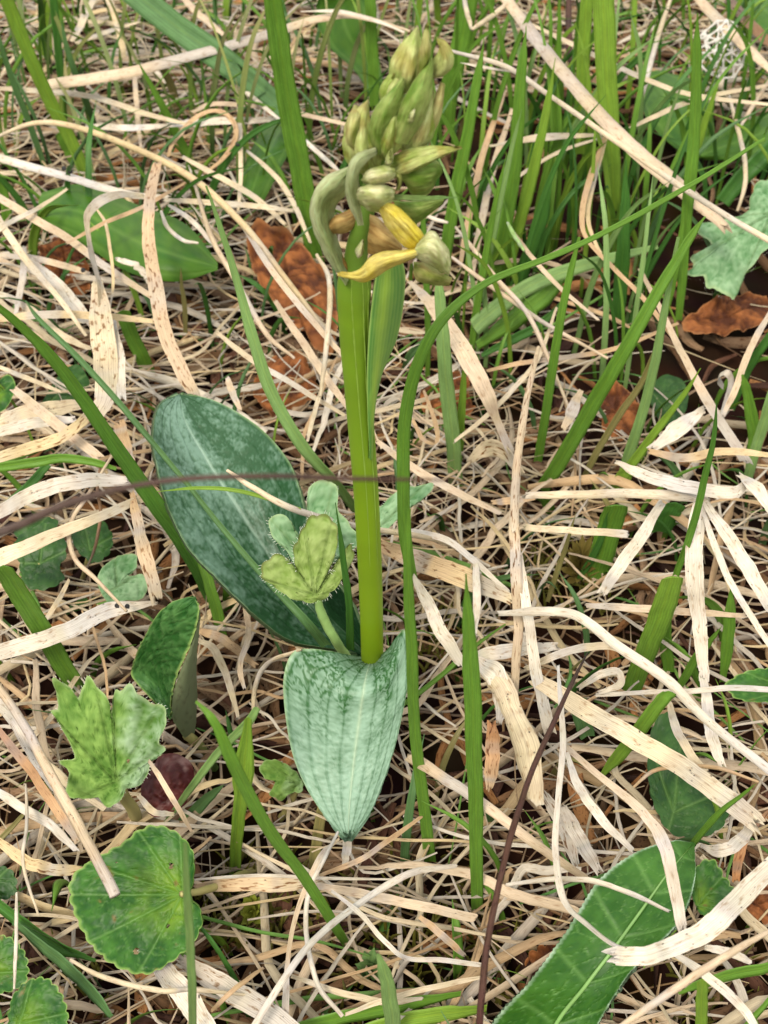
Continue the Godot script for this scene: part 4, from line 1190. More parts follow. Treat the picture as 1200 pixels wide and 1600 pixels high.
	# broad leaves lying farther back
	for s in [
		["broad dark green leaf lying flat behind the bleached upright blade", [66, 300, 12, 130, 288, 12, 210, 318, 12, 290, 350, 12, 340, 410, 11], [60, 325, 12, 125, 330, 13, 205, 372, 13, 280, 400, 13, 340, 416, 11], [70, 350, 11, 120, 375, 11, 200, 425, 11, 275, 440, 11, 340, 422, 11]],
		["green ribbed leaf standing behind the orchid tip", [604, 200, 4, 560, 118, 8, 512, 70, 12, 494, 20, 16, 505, -25, 20], [606, 190, 4, 575, 100, 8, 545, 55, 12, 530, 5, 16, 520, -30, 20], [608, 180, 4, 592, 90, 8, 585, 40, 12, 570, -10, 16, 535, -35, 20]],
		["olive leaf in the dim background at the upper right", [1000, 130, 6, 1010, 185, 6, 1060, 235, 5, 1100, 250, 4], [1010, 115, 7, 1050, 165, 7, 1085, 215, 6, 1110, 248, 4], [1030, 110, 6, 1090, 130, 6, 1115, 190, 5, 1115, 245, 4]],
		["deep green leaf beyond the lacy skeleton at the upper right", [1090, 235, 5, 1130, 205, 5, 1200, 175, 5, 1280, 150, 5], [1095, 242, 6, 1140, 225, 6, 1210, 200, 6, 1280, 165, 5], [1100, 250, 5, 1150, 248, 5, 1220, 230, 5, 1280, 185, 5]],
		["green leaf corner at the top right edge of the view", [1135, 0, 8, 1160, 28, 8, 1210, 60, 8], [1160, -20, 8, 1190, 12, 9, 1230, 40, 8], [1190, -40, 8, 1220, -10, 8, 1260, 10, 8]],
		["shaded green leaf behind the bleached loop of straw", [375, 300, 6, 385, 250, 7, 410, 205, 7, 440, 180, 6], [390, 310, 7, 408, 258, 8, 430, 215, 8, 446, 182, 6], [410, 318, 6, 435, 270, 7, 455, 225, 7, 452, 184, 6]],
	]:
		mb = MB.new()
		leaf(mb, lying(s[1]), lying(s[2]), lying(s[3]), "plantain", 18, 40, 0.3, 0, 0, rng.randf() * 40.0)
		var at := lying(s[2])
		single(mb, "plantain_leaf", M.leaf, Vector3(at[0].x, 0, at[0].z), s[0], "leaf")
	# dead leaves
	for s in [
		["crumpled rust-brown dead leaf behind the orchid flowers", [385, 372, 408, 362, 450, 366, 476, 390, 505, 412, 527, 470, 526, 540, 500, 560, 470, 520, 425, 480, 398, 430], [450, 440], 6, 0.3],
		["flat dark brown dead leaf under the rust-brown one", [420, 560, 450, 545, 490, 575, 492, 620, 460, 640, 430, 668, 400, 640, 405, 590], [445, 605], 3, 0.2],
		["orange-brown dead leaf scrap at the left under crossing straws", [62, 392, 90, 370, 125, 392, 140, 430, 138, 466, 108, 460, 70, 440], [105, 425], 4, 0.3],
		["purplish brown dead leaf in the hollow below the lobed leaf", [1060, 510, 1110, 480, 1170, 462, 1230, 470, 1220, 500, 1150, 520, 1090, 530], [1140, 498], 3, 0.3],
		["rusty dead leaf in the gap right of the orchid stalk", [655, 600, 690, 575, 725, 590, 740, 640, 700, 670, 662, 655], [695, 625], 2, 0.3],
		["brown dead leaf fragment beside the slanting green blade", [930, 640, 960, 610, 1000, 640, 990, 680, 950, 690], [962, 650], 3, 0.3],
		["small brown dead leaf at the bottom by the papery sheath", [820, 1500, 860, 1480, 900, 1500, 880, 1540, 830, 1545], [858, 1512], 2, 0.2],
		["reddish dead leaf scrap at the lower right edge", [1140, 1400, 1175, 1385, 1215, 1400, 1210, 1440, 1165, 1440], [1178, 1415], 5, 0.3],
	]:
		leafy("dead_leaf", s[0], "dead leaf", s[1], s[2], s[3], Vector3(rng.randf_range(-0.2, 0.2), 1, s[4]), "dead", "dead_leaf", 100, 14, 0.35, {"rings": 30, "vein_at": [1, 3, 5, 7], "seed": rng.randf() * 50.0, "dome": 0.8}, [])


func build_green_grass() -> void:
	var cut := [0.9, 1.0, 1.0, 0.97, 0.92]
	# left half
	green("bright green blade slanting down from the upper left corner", [135, 275, 3], [110, 215, 0, 75, 150, 1, 42, 75, 3, 8, -10, 5], 21, "lime", {"prof": cut})
	green("thin dark green blade rising left of the long pale straw", [108, 195, 3], [98, 130, 0, 90, 60, 1, 82, -20, 2], 13, "deep", {"prof": cut})
	green("olive tinted grey-green blade crossing the long pale straw", [152, 205, 4], [128, 140, 4, 105, 75, 5, 96, 30, 5], 11, "blue")
	green("broad yellow-green blade behind the thin dark one at the top", [75, 90, 4], [72, 40, 0, 70, -20, 1], 18, "lime", {"prof": cut})
	green("narrow blue-green blade near the upper left edge", [70, 260, 3], [48, 195, 1, 22, 130, 2, 2, 70, 3, -10, 30, 3], 11, "blue")
	green("short green blade tip below the double white straw at the upper left", [128, 268, 2], [110, 230, 0, 95, 205, 0.5], 24, "green", {"prof": cut})
	green("slim green blade with brown tip leaning under the white straws", [310, 275, 2], [285, 225, 0.5, 262, 180, 1, 240, 140, 1.5, 214, 92, 2], 14, "green")
	green("tall two-toned green blade standing left of the orchid buds", [500, 425, 2], [487, 370, 0.5, 478, 310, 1, 465, 235, 1.5, 450, 150, 2, 436, 60, 3, 424, -20, 4], 33, "green", {"sec": "deep", "prof": [0.7, 0.85, 1.0, 1.0, 0.9, 0.75]})
	green("dark green edge blade hugging the tall two-toned one", [476, 330, 2], [455, 215, 1, 432, 110, 2, 418, 20, 3, 414, -20, 3], 12, "deep")
	green("light green blade bending down to the orchid stalk from the upper left", [560, 800, 4], [520, 748, 6, 470, 690, 7, 425, 610, 6, 395, 525, 5, 372, 440, 4, 350, 370, 4, 322, 290, 4], 21, "pale", {"sec": "keel", "prof": [0.8, 0.9, 1.05, 1.0, 0.85, 0.6, 0.45, 0.15], "flat": false})
	green("dark green blade below the bleached sheath at the left", [236, 588, 2], [222, 555, 0, 205, 520, 0, 192, 485, 0], 24, "green", {"prof": cut})
	green("long green blade slanting from the left edge down past the dark orchid leaf", [335, 955, 1], [318, 905, 1, 290, 848, 2, 245, 785, 3, 195, 715, 4, 140, 635, 5, 85, 560, 6, 35, 508, 7, -15, 470, 8], 27, "green", {"sec": "keel", "prof": [0.55, 0.95, 1.25, 1.25, 1.05, 0.9, 0.8, 0.6, 0.45], "tone0": "deep"})
	green("thin grey-green blade lying across the dark orchid leaf", [510, 1008, 15], [470, 960, 20, 405, 890, 21, 340, 815, 22, 285, 745, 23, 235, 685, 23, 175, 615, 22, 120, 555, 21, 62, 498, 20, 40, 470, 19], 13, "blue", {"flat": true, "prof": [1.2, 1.1, 0.9, 0.75, 0.8, 1.0, 1.0, 0.8, 0.3]})
	green("fine bright green blade lying flat over the dark orchid leaf", [470, 795, 25], [430, 782, 25, 370, 766, 25, 310, 762, 25, 245, 768, 25], 7, "lime", {"flat": true, "prof": [0.6, 1, 1, 0.9, 0.15]})
	green("low green blade running in from the left edge to the long slanting one", [182, 732, 18], [150, 722, 18, 100, 715, 18, 50, 722, 18, -20, 732, 17], 15, "green", {"flat": true, "prof": [0.4, 0.9, 1.0, 1.1, 1.0]})
	green("dim olive blade beneath the low green one at the left edge", [75, 725, 14], [45, 758, 13, 10, 790, 12, -20, 815, 11], 14, "deep", {"flat": true, "prof": cut})
	green("wide bright green blade with blunt top at the left edge", [130, 1085, 2], [95, 1028, 1, 60, 970, 2, 30, 922, 3, 5, 884, 4], 36, "green", {"sec": "keel", "prof": [0.85, 1.0, 1.0, 0.95, 0.85]})
	green("small upright green blade tip at the foot of the dark orchid leaf", [362, 950, 2], [360, 915, 1, 354, 878, 1.5], 26, "green", {"prof": [0.9, 0.9, 0.6, 0.05], "sec": "deep"})
	green("thin dark blade standing in front of the lobed leaf, left of the orchid stalk", [548, 1015, 12], [545, 940, 1.5, 536, 870, 1.8, 524, 785, 2], 12, "deep", {"prof": [1.1, 1, 0.8, 0.1]})
	green("green blade with pale bent tip leaning from the folded leaf down to the straws", [548, 1485, 1], [512, 1425, 2, 470, 1360, 3, 432, 1310, 4, 398, 1255, 5, 362, 1185, 6, 335, 1125, 6, 306, 1096, 5], 22, "green", {"prof": [0.7, 1, 1, 1.05, 1.0, 0.9, 0.6, 0.25]})
	green("matt grey-green blade crossing behind the green bent-tip blade", [252, 1294, 3], [300, 1228, 2, 345, 1170, 2.5, 385, 1130, 3, 402, 1105, 3], 14, "pale", {"prof": [0.5, 0.9, 1, 1.1, 0.8]})
	green("short blue-green blade pointing up beside the red seed", [276, 1292, 3], [305, 1265, 0, 330, 1240, 0.5, 350, 1226, 1], 20, "blue")
	green("pale green stalk-like blade standing left of the front orchid leaf", [368, 1368, 1], [370, 1310, 0, 376, 1250, 1, 382, 1190, 1.5, 388, 1120, 2], 21, "lime", {"sec": "deep", "prof": [0.9, 0.95, 1.0, 1.5, 0.5]})
	green("translucent green blade rising in front of the holed heart-shaped leaf", [302, 1640, 2], [301, 1560, 5, 298, 1480, 7, 293, 1400, 9, 289, 1315, 11], 15, "pale", {"prof": [1.1, 1.0, 0.9, 0.75, 0.4]})
	green("blue-green blade with a cut tip lying at the lower left", [20, 1440, 8], [70, 1480, 8, 115, 1520, 8, 150, 1555, 7, 175, 1588, 6], 26, "blue", {"flat": true, "prof": [0.5, 0.9, 1.1, 1.0, 0.5], "sec": "flat"})
	green("dark green blade lying behind the blue-green one at the lower left", [-20, 1395, 7], [40, 1440, 7, 90, 1475, 7, 150, 1500, 6], 27, "deep", {"flat": true, "prof": [0.9, 1, 1, 0.3]})
	green("dark thin blade at the left edge below the thick tan stalk", [-20, 1330, 5], [20, 1290, 6, 55, 1252, 6], 9, "olive", {"flat": true})
	green("broad green blade lying along the bottom edge under the thin white straw", [380, 1625, 5], [520, 1592, 6, 620, 1572, 7, 720, 1552, 6], 28, "green", {"flat": true, "prof": [0.6, 1.0, 1.1, 0.4], "sec": "flat"})
	green("second green blade at the bottom edge, nearer the frame", [500, 1640, 5], [600, 1602, 6, 680, 1585, 6, 760, 1575, 5], 30, "lime", {"flat": true, "prof": [0.8, 1.1, 1.1, 0.5], "sec": "flat"})
	green("short olive blade half hidden behind the tip of the front orchid leaf", [488, 1365, 1], [494, 1325, -1, 500, 1280, -2, 510, 1240, -3], 17, "olive", {"prof": cut})
	green("pale broad blade base at the bottom below the small green shoot", [620, 1660, 1], [612, 1580, 0.5, 602, 1520, 1, 590, 1490, 1], 26, "pale", {"prof": [1.1, 1, 0.8, 0.3]})
	green("dark green blade sticking up at the left edge among white straws", [12, 345, 3], [8, 310, 0, -4, 270, 0.5], 17, "green", {"prof": cut})
	green("thin brown-tipped green spike in front of the pale straw mat", [290, 520, 4], [289, 480, 0.5, 284, 445, 0.6, 282, 418, 0.8], 8, "olive")
	# middle: the blades just right of the orchid
	green("long thin green blade arching from the stalk foot to the upper right", [645, 905, 12], [632, 830, 0, 630, 740, 0, 632, 660, 0, 650, 575, 0, 690, 500, -1, 760, 442, -3, 850, 405, -5, 940, 365, -8, 1040, 312, -11, 1110, 270, -13, 1195, 217, -16], 20, "green", {"sec": "flat", "prof": [0.9, 1.1, 1.15, 1.1, 1.05, 0.9, 0.65, 0.55, 0.5, 0.5, 0.45, 0.3]})
	green("green blade continuing down beside the right edge of the front orchid leaf", [672, 1345, 2], [660, 1240, 0, 648, 1140, 1, 645, 1060, 2, 640, 960, 3, 636, 860, 4, 640, 795, 4], 19, "green", {"prof": [1.2, 1.15, 1.0, 0.95, 0.85, 0.6, 0.2]})
	green("straight green blade with pointed tip standing right of the front orchid leaf", [745, 1425, 2], [744, 1350, 0, 743, 1250, 0.5, 740, 1150, 1, 736, 1050, 1.5, 732, 980, 2, 728, 896, 2.2], 25, "green", {"sec": "keel", "prof": [0.85, 0.95, 1.0, 1.05, 1.0, 0.75, 0.08]})
	green("fine green stem crossing low behind the straight pointed blade", [590, 1125, 8], [650, 1085, 9, 700, 1045, 9, 740, 1010, 9, 790, 975, 8], 9, "green", {"flat": true, "prof": [0.5, 1, 1, 0.8, 0.3]})
	green("wide pale green blade behind the arching one", [712, 752, 2], [707, 690, 0, 700, 620, 0, 693, 540, 0.5, 688, 470, 0, 684, 410, -1], 24, "pale", {"prof": [1, 1, 1, 0.9, 0.7, 0.1]})
	green("short fresh blade tucked against the wide pale one", [716, 730, 2], [720, 660, 0.3, 724, 600, 0.4, 726, 565, 0.5], 13, "lime")
	green("slanting dark blade with a black tip low on the right", [1055, 898, 14], [1080, 825, 0, 1100, 745, 0, 1115, 680, 0, 1120, 622, 0], 13, "deep", {"prof": [0.9, 1, 0.9, 0.6, 0.1], "sec": "deep", "tone0": "green"})
	green("broad cut green blade with a straight top edge on the right", [985, 1085, 3], [1000, 1040, 1, 1022, 985, 2, 1040, 935, 2.5, 1050, 902, 3], 38, "lime", {"sec": "flat", "prof": [0.85, 0.95, 1.0, 1.0, 0.85], "tone0": "green"})
	green("narrow blade half hidden behind the broad cut one", [1045, 1050, 2], [1040, 1010, 0, 1038, 960, 0.2, 1035, 915, 0.2], 20, "green", {"prof": cut})
	green("green blade pointing up to the right across the bleached leaf strips", [1060, 1072, 6], [1085, 1030, 1, 1105, 1005, 1, 1128, 978, 1.5], 17, "green")
	green("short upright green blade between bleached strips at the right", [1128, 1065, 4], [1135, 1010, 0, 1140, 960, 0.2, 1143, 910, 0.2], 20, "green", {"prof": [0.5, 1, 0.95, 0.1]})
	green("dark bright-edged green blade under the long white straw", [938, 1212, 6], [968, 1178, 1, 1000, 1135, 2, 1030, 1095, 2.5, 1045, 1080, 2.5], 25, "green", {"prof": [0.35, 1.0, 1.0, 0.95, 0.9], "tone0": "lime"})
	green("thin curved blade beside the dark net-veined leaf", [1068, 1335, 7], [1095, 1300, 1, 1130, 1262, 1.5, 1160, 1240, 1.5, 1182, 1224, 1.5], 14, "green")
	green("blunt bluish blade end showing through under the speckled blade", [918, 1150, 5], [908, 1120, 0, 898, 1090, 0], 26, "blue", {"prof": cut})
	green("thick green blade slanting up to the right through the rusty gap", [845, 765, 3], [880, 710, 0, 920, 640, 0.5, 955, 580, 1, 990, 520, 1, 1030, 450, 0, 1075, 375, -1, 1102, 338, -1.5], 25, "green", {"sec": "keel", "prof": [1.05, 1.1, 1.05, 1.0, 0.9, 0.8, 0.55, 0.12]})
	green("slim green blade left of the thick slanting one", [840, 720, 3], [850, 660, 0, 862, 580, 0, 875, 500, 0, 890, 430, -0.5, 905, 370, -1], 15, "green", {"prof": [1, 1, 1, 0.9, 0.7, 0.3]})
	green("pale green blade standing right of the thick slanting one", [970, 755, 3], [985, 700, 0, 1005, 640, 0, 1022, 570, 0, 1035, 500, 0, 1048, 430, -0.5, 1060, 370, -1], 17, "pale", {"prof": [1, 1.1, 1, 0.9, 0.7, 0.5, 0.3]})
	green("thin pointed blade crossing the pale one low down", [960, 760, 4], [990, 720, 0, 1030, 665, 0, 1065, 620, 0.2, 1095, 575, 0.4], 15, "lime", {"prof": [1.2, 1.1, 0.9, 0.6, 0.1]})
	green("olive brown stem bending behind the rusty gap", [905, 760, 2], [930, 710, 0, 965, 650, 0, 1000, 600, 0, 1025, 545, 0], 12, "olive", {"prof": [0.8, 1, 1, 0.9, 0.6]})
	green("broad green blade emerging from shade below the horizontal straw", [925, 912, 2], [935, 880, 0, 950, 830, 0, 962, 790, 0.3], 40, "green", {"prof": [0.6, 1, 1, 0.9], "sec": "flat"})
	green("yellow-green blade stub above the horizontal straw", [958, 770, 3], [972, 745, 0, 985, 725, 0.2], 26, "lime", {"prof": cut})
	green("dark slanted blade end under the bleached strip at the right", [1030, 830, 3], [1045, 800, 0, 1056, 785, 0], 32, "deep", {"prof": cut})
	# the tuft at the upper right
	green("broad dark green blade at the top, just right of the topmost bud", [695, 195, 5], [705, 130, 0, 722, 60, 0, 735, -20, 0], 30, "green", {"prof": cut, "sec": "flat"})
	green("long soft green blade running down behind the sideways bud", [690, 430, 3], [700, 370, 0, 712, 300, 0, 728, 220, 0, 745, 130, 0, 756, 60, -0.5], 20, "green", {"prof": [1, 1, 1, 0.9, 0.7, 0.06]})
	green("thin green blade standing behind the flower, with straw around it", [735, 560, 3], [745, 480, 0, 758, 400, 0, 775, 310, 0, 792, 240, 0], 12, "green")
	green("wide leaning green blade in the middle of the right tuft", [770, 440, 4], [785, 370, 0, 800, 290, 0, 808, 200, 0, 815, 110, 0, 822, 40, -0.5], 22, "green", {"prof": [1.1, 1.1, 1.0, 0.9, 0.7, 0.06]})
	green("bright green blade beside the wide leaning one", [790, 430, 4], [808, 360, 0, 832, 270, 0, 852, 180, 0, 868, 90, -0.5], 18, "lime", {"prof": [1, 1.1, 1, 0.7, 0.06]})
	green("dark pointed green blade in the right tuft", [805, 450, 4], [825, 400, 0.5, 848, 340, 0.5, 862, 285, 0.5], 22, "deep", {"prof": [1.1, 1, 0.8, 0.06]})
	green("slender stem-like blade left of the bright tuft blade", [750, 470, 3], [764, 400, 0.4, 780, 320, 0.4, 800, 230, 0.4, 815, 170, 0.3], 11, "pale")
	green("broad green blade with two yellow spots at the top right", [960, 330, 6], [955, 230, 0, 948, 130, 0, 944, 50, 0, 942, -20, 0], 34, "lime", {"prof": [0.7, 0.8, 0.95, 1.0, 0.9], "sec": "flat"})
	green("shaded dark green blade rising from the hollow below the spotted one", [965, 500, 3], [970, 420, 0, 976, 330, 0, 978, 250, -0.5], 24, "deep", {"prof": [0.9, 1.0, 0.7, 0.08]})
	green("narrow green blade crossing the broad tan blade at the right", [1060, 500, 4], [1066, 420, 0, 1072, 340, 0, 1080, 260, 0, 1085, 180, 0, 1088, 90, 0, 1090, 20, 0], 20, "green", {"prof": [0.6, 0.8, 0.9, 1.0, 0.9, 0.7, 0.1]})
	green("thin green blade leaning right from the narrow one", [1075, 265, 8], [1090, 225, 0, 1108, 170, 0, 1126, 120, 0], 12, "lime")
	green("dark green blade slanting in the upper right background", [1128, 315, 4], [1160, 275, -1, 1195, 240, -2, 1240, 190, -3], 28, "deep", {"prof": cut})
	green("thin grass blade right of the slim crossing pair", [1030, 520, 3], [1050, 440, 0, 1062, 380, 0, 1070, 320, 0], 14, "green")
	green("flat light green blade lying across the tuft foot", [740, 512, 9], [780, 478, 9, 825, 448, 9, 880, 425, 9, 950, 405, 9, 1028, 385, 9], 22, "pale", {"flat": true, "prof": [1.3, 1.2, 1.1, 1.0, 0.8, 0.4], "sec": "flat"})
	green("dark broad blade lying low under the flat light one", [745, 540, 6], [800, 500, 6, 850, 462, 7, 880, 430, 7], 30, "green", {"flat": true, "prof": [0.5, 1.1, 1.1, 0.6], "sec": "flat"})
	green("second dark blade lying low, nearer the rusty gap", [752, 555, 6], [800, 530, 6, 840, 508, 6, 880, 470, 6], 16, "deep", {"flat": true, "prof": [0.5, 1, 1, 0.4]})
	green("forked green blade at the right edge, left prong", [1172, 720, 4], [1178, 690, 0, 1174, 650, 0, 1165, 605, 0, 1160, 585, 0], 20, "green", {"prof": [0.8, 1, 1, 0.7, 0.2]})
	green("forked green blade at the right edge, right prong", [1168, 745, 4], [1180, 700, 0, 1192, 660, 0, 1210, 600, 0], 18, "pale", {"prof": cut})
	green("thin dark blade slanting at the right edge behind the pale stalk", [1140, 640, 4], [1160, 590, 0, 1180, 555, 0, 1210, 515, 0], 16, "deep", {"prof": cut})
	green("thin upright blade at the top between dark tuft blades", [862, 250, 6], [868, 170, 0, 872, 90, 0, 875, -20, 0], 13, "green")
	green("yellow-green blade at the top right of the brown stem", [905, 240, 6], [908, 150, 0, 912, 60, 0, 918, -20, 0], 20, "lime", {"prof": cut})
	green("vertical green blade at the top beside the ribbed leaf", [585, 165, 6], [583, 110, 0, 580, 40, 0, 578, -20, 0], 18, "green", {"prof": cut})
	green("thin green blade at the top left of the orchid tip", [652, 40, 10], [655, 10, 0, 658, -30, 0], 10, "lime", {"prof": cut})
	green("green blade stub at the top left corner edge", [95, 45, 6], [90, 15, 0, 88, -20, 0], 16, "green", {"prof": cut})
	green("green blade lying at the right bottom edge above the tan stalk", [1215, 1508, 8], [1160, 1518, 8, 1100, 1535, 8, 1060, 1552, 7], 22, "green", {"flat": true, "prof": [1, 1.1, 1, 0.3], "sec": "flat"})
	green("cut green blade standing on the bottom edge at the right", [1094, 1640, 4], [1095, 1590, 0, 1097, 1530, 0.3], 19, "lime", {"prof": cut})
	green("green blade running off the lower right corner", [1130, 1650, 6], [1165, 1600, 6, 1215, 1545, 7], 18, "green", {"flat": true, "prof": [0.8, 1, 0.8]})
	green("young blade beside the serrated leaf above the white ribbon end", [1005, 1512, 10], [1030, 1475, 10, 1055, 1450, 9], 13, "lime", {"flat": true, "prof": [0.3, 1, 0.7]})
	green("shaded green blade between the dry strips at the middle right", [905, 905, 3], [935, 850, 0, 950, 800, 0], 12, "deep")
	green("pale stem of grass right of the white forked strip", [855, 940, 4], [868, 900, 0, 885, 850, 0, 900, 800, 0], 9, "olive")
	# slender blades of the tufts along the top and right
	for k in 150:
		var right := k % 4 != 0
		var px := rng.randf_range(640, 1210) if right else rng.randf_range(-20, 640)
		var py := rng.randf_range(180, 640) if right else rng.randf_range(60, 330)
		if px > 1010 and py > 330:
			continue   # the hollow with the lobed leaf stays open
		var p := on_ground(px, py, 0.5)
		var mb := MB.new()
		var lean := Vector3(rng.randf_range(-0.35, 0.5), 0, rng.randf_range(-0.35, 0.25))
		var tall := rng.randf_range(15, 34)
		var c: Color = T[["green", "lime", "deep", "pale", "green"][k % 5]]
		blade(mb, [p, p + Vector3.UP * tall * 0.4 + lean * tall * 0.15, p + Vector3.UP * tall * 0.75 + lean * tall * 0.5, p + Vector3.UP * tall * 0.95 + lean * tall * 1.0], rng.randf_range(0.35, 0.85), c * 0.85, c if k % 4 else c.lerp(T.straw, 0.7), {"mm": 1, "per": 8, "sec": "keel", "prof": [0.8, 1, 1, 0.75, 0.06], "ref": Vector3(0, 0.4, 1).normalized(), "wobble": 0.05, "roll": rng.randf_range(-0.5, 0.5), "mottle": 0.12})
		single(mb, "slender_grass_blade", M.grass, p, "slender %s %s blade %s" % ["tall" if tall > 27.0 else "short" if tall < 20.0 else "upright", ["green", "lime green", "dark green", "pale green", "green"][k % 5] + ("" if k % 4 else " straw-tipped"), beside(p)], "grass blade", "slender blades of the grass tufts")
	# low green shoots, nothing tells them apart
	for k in 70:
		var px := rng.randf_range(0, 1200)
		var py := rng.randf_range(20, 1600) if k % 2 else rng.randf_range(0, 560)
		var p := on_ground(px, py, 0.5)
		var mb := MB.new()
		var a := rng.randf() * TAU
		var lean := Vector3(cos(a), 0, sin(a) * 0.7)
		var tall := rng.randf_range(6, 17) * (1.3 if py < 560 else 0.8)
		var c: Color = T[["deep", "green", "lime", "blue", "deep", "olive"][k % 6]]
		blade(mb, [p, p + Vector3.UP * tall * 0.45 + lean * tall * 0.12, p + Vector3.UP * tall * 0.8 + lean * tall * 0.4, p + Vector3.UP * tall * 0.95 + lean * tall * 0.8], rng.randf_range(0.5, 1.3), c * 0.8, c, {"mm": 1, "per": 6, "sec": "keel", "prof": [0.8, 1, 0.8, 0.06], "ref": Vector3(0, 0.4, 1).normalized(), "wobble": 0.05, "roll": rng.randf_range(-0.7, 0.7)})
		single(mb, "grass_shoot", M.grass, p, "low %s grass shoot %s" % [["dark green", "green", "lime green", "blue-green", "dark green", "olive"][k % 6], beside(p)], "grass shoot", "young grass shoots in the thatch")


func build_dry_grass() -> void:
	var sp := {"mat": "speckled"}
	# upper left
	dry("long broad pale straw crossing the upper left, thick at its left end", [75, 131, 16, 150, 120, 17, 215, 108, 17, 320, 80, 18, 430, 48, 19, 500, 28, 20, 560, 25, 20, 640, 48, 20], 21, "pink", {"prof": [1.0, 1.05, 1.0, 0.95, 0.85, 0.7, 0.5, 0.2], "sec": "ridge"})
	dry("frayed pale tip lying on the end of the long broad straw", [470, 18, 21, 530, 18, 21, 580, 30, 21, 632, 50, 21], 7, "white", {"prof": [0.3, 1, 1, 0.4]})
	dry("thin cream straw running from the left edge under the curved ones", [-20, 136, 12, 40, 141, 13, 140, 150, 13, 215, 174, 13, 290, 194, 13], 11, "cream")
	dry("long arching cream straw from the left edge to the orchid foot", [-15, 218, 13, 60, 192, 15, 145, 206, 16, 280, 266, 17, 375, 345, 17, 450, 440, 15, 525, 540, 12], 12, "straw", {"sec": "stalk", "name": "dry_stalk", "cat": "stalk"})
	dry("bright white blade at the left above the green broad leaf", [-15, 242, 15, 100, 274, 16, 200, 302, 16, 265, 307, 15], 15, "white", {"prof": [1.1, 1.0, 0.9, 0.5], "sec": "ridge"})
	dry("pale straw continuing right from the brown upright blade", [258, 312, 15, 330, 317, 15, 400, 322, 15, 458, 329, 14], 11, "cream")
	dry("white straight straw ending against the tall green blade", [328, 90, 15, 380, 138, 15, 441, 190, 15], 9, "white", {"sec": "ridge"})
	dry("white straw piece right of the tall green blade", [470, 213, 15, 500, 240, 15, 531, 268, 15], 9, "white", {"sec": "ridge"})
	dry("pale blade from the top edge down to the tall green blade", [280, -10, 12, 310, 22, 12, 350, 55, 12], 13, "pink")
	dry("bent straw at the top left, hanging from the top edge", [165, -10, 11, 180, 25, 11, 190, 65, 11, 194, 90, 11], 12, "straw", {"prof": [1, 1, 0.9, 0.7]})
	dry("pale sloping straw below the top edge at the left", [150, -10, 10, 128, 35, 10, 112, 65, 10], 14, "cream")
	dry("pale straw rising to a point under the blurred green stem", [118, 68, 11, 160, 52, 11, 218, 34, 11], 9, "cream", {"prof": [0.8, 1, 0.5]})
	dry("whitish band of dry blade in the middle of the upper left mat", [135, 196, 11, 200, 200, 12, 263, 196, 12], 13, "white", sp)
	dry("white dry blade below the cream straw at the upper left", [265, 195, 12, 330, 190, 12, 440, 186, 12], 15, "white", sp)
	dry("straw fork left of the tall green blade", [300, 175, 13, 340, 162, 13, 440, 172, 13, 600, 208, 12], 10, "pink")
	dry("hooked straw with a brown rotten bend and black dots", [262, 245, 14, 270, 225, 15, 285, 205, 16, 305, 185, 16, 330, 174, 16, 352, 178, 16, 368, 198, 15, 366, 222, 14, 345, 252, 13, 318, 272, 12], 10, "tan", {"mat": "stained"})
	dry("cream straw sloping from the hooked straw to the orchid", [285, 245, 14, 340, 275, 14, 400, 310, 13, 445, 350, 12], 11, "cream")
	dry("thin vertical straw with black specks left of the tall green blade", [371, 130, 14, 375, 200, 14, 376, 280, 13, 372, 330, 12], 8, "cream", sp)
	dry("thin straw curving down to the base of the tall green blade", [385, 235, 13, 430, 275, 13, 460, 320, 13, 485, 380, 12], 9, "cream")
	dry("tan blade hanging behind the mat at the upper left", [210, 105, 9, 213, 160, 9, 220, 230, 9], 9, "pink")
	dry("brown-stained upright bleached blade standing at the left above the dark orchid leaf", [246, 255, 20, 236, 300, 21, 232, 345, 20, 236, 400, 19, 245, 460, 19, 262, 530, 18, 285, 582, 17, 305, 622, 15], 25, "tan", {"mat": "stained", "tone1": "pink", "sec": "wide", "prof": [0.7, 0.8, 0.85, 0.95, 1.05, 1.05, 1.0, 0.85], "roll1": 0.3})
	dry("folded bleached blade looping over at the left", [225, 307, 17, 190, 304, 19, 160, 312, 21, 138, 335, 21, 137, 370, 20, 146, 410, 18, 155, 450, 17, 156, 490, 16], 22, "cream", {"mat": "speckled", "prof": [0.6, 0.75, 0.8, 0.7, 0.6, 1.0, 1.25, 0.9], "roll": -0.3, "roll1": 0.6})
	dry("wide papery spotted sheath below the folded blade", [152, 440, 16, 158, 500, 17, 164, 560, 17, 166, 610, 16, 150, 650, 14], 44, "cream", {"mat": "stained", "sec": "wide", "prof": [0.5, 0.95, 1.0, 0.9, 0.6]})
	dry("white papery strip right of the spotted sheath", [176, 500, 16, 186, 560, 17, 190, 620, 16], 20, "white", {"mat": "speckled", "prof": [0.6, 1, 0.8]})
	dry("pale straw sloping across the green broad leaf", [-15, 300, 14, 50, 340, 15, 105, 372, 15, 170, 420, 14, 240, 465, 13], 14, "pink", {"prof": [1, 1.1, 1, 0.9, 0.7]})
	dry("white crossed straw at the left edge", [-10, 362, 16, 20, 345, 16, 60, 325, 16, 105, 295, 16], 10, "cream", {"prof": [1.2, 1, 0.8, 0.5]})
	dry("long pale straw slanting down from the left edge to the papery sheath", [-10, 330, 15, 15, 370, 16, 45, 412, 16, 95, 470, 16, 135, 525, 15], 13, "cream", {"prof": [0.9, 1, 1, 0.7, 0.4]})
	dry("speckled white blade beneath the long slanting straw", [45, 400, 13, 85, 440, 13, 118, 480, 13, 140, 505, 13], 24, "white", {"mat": "speckled", "prof": [0.3, 0.8, 1.1, 0.8]})
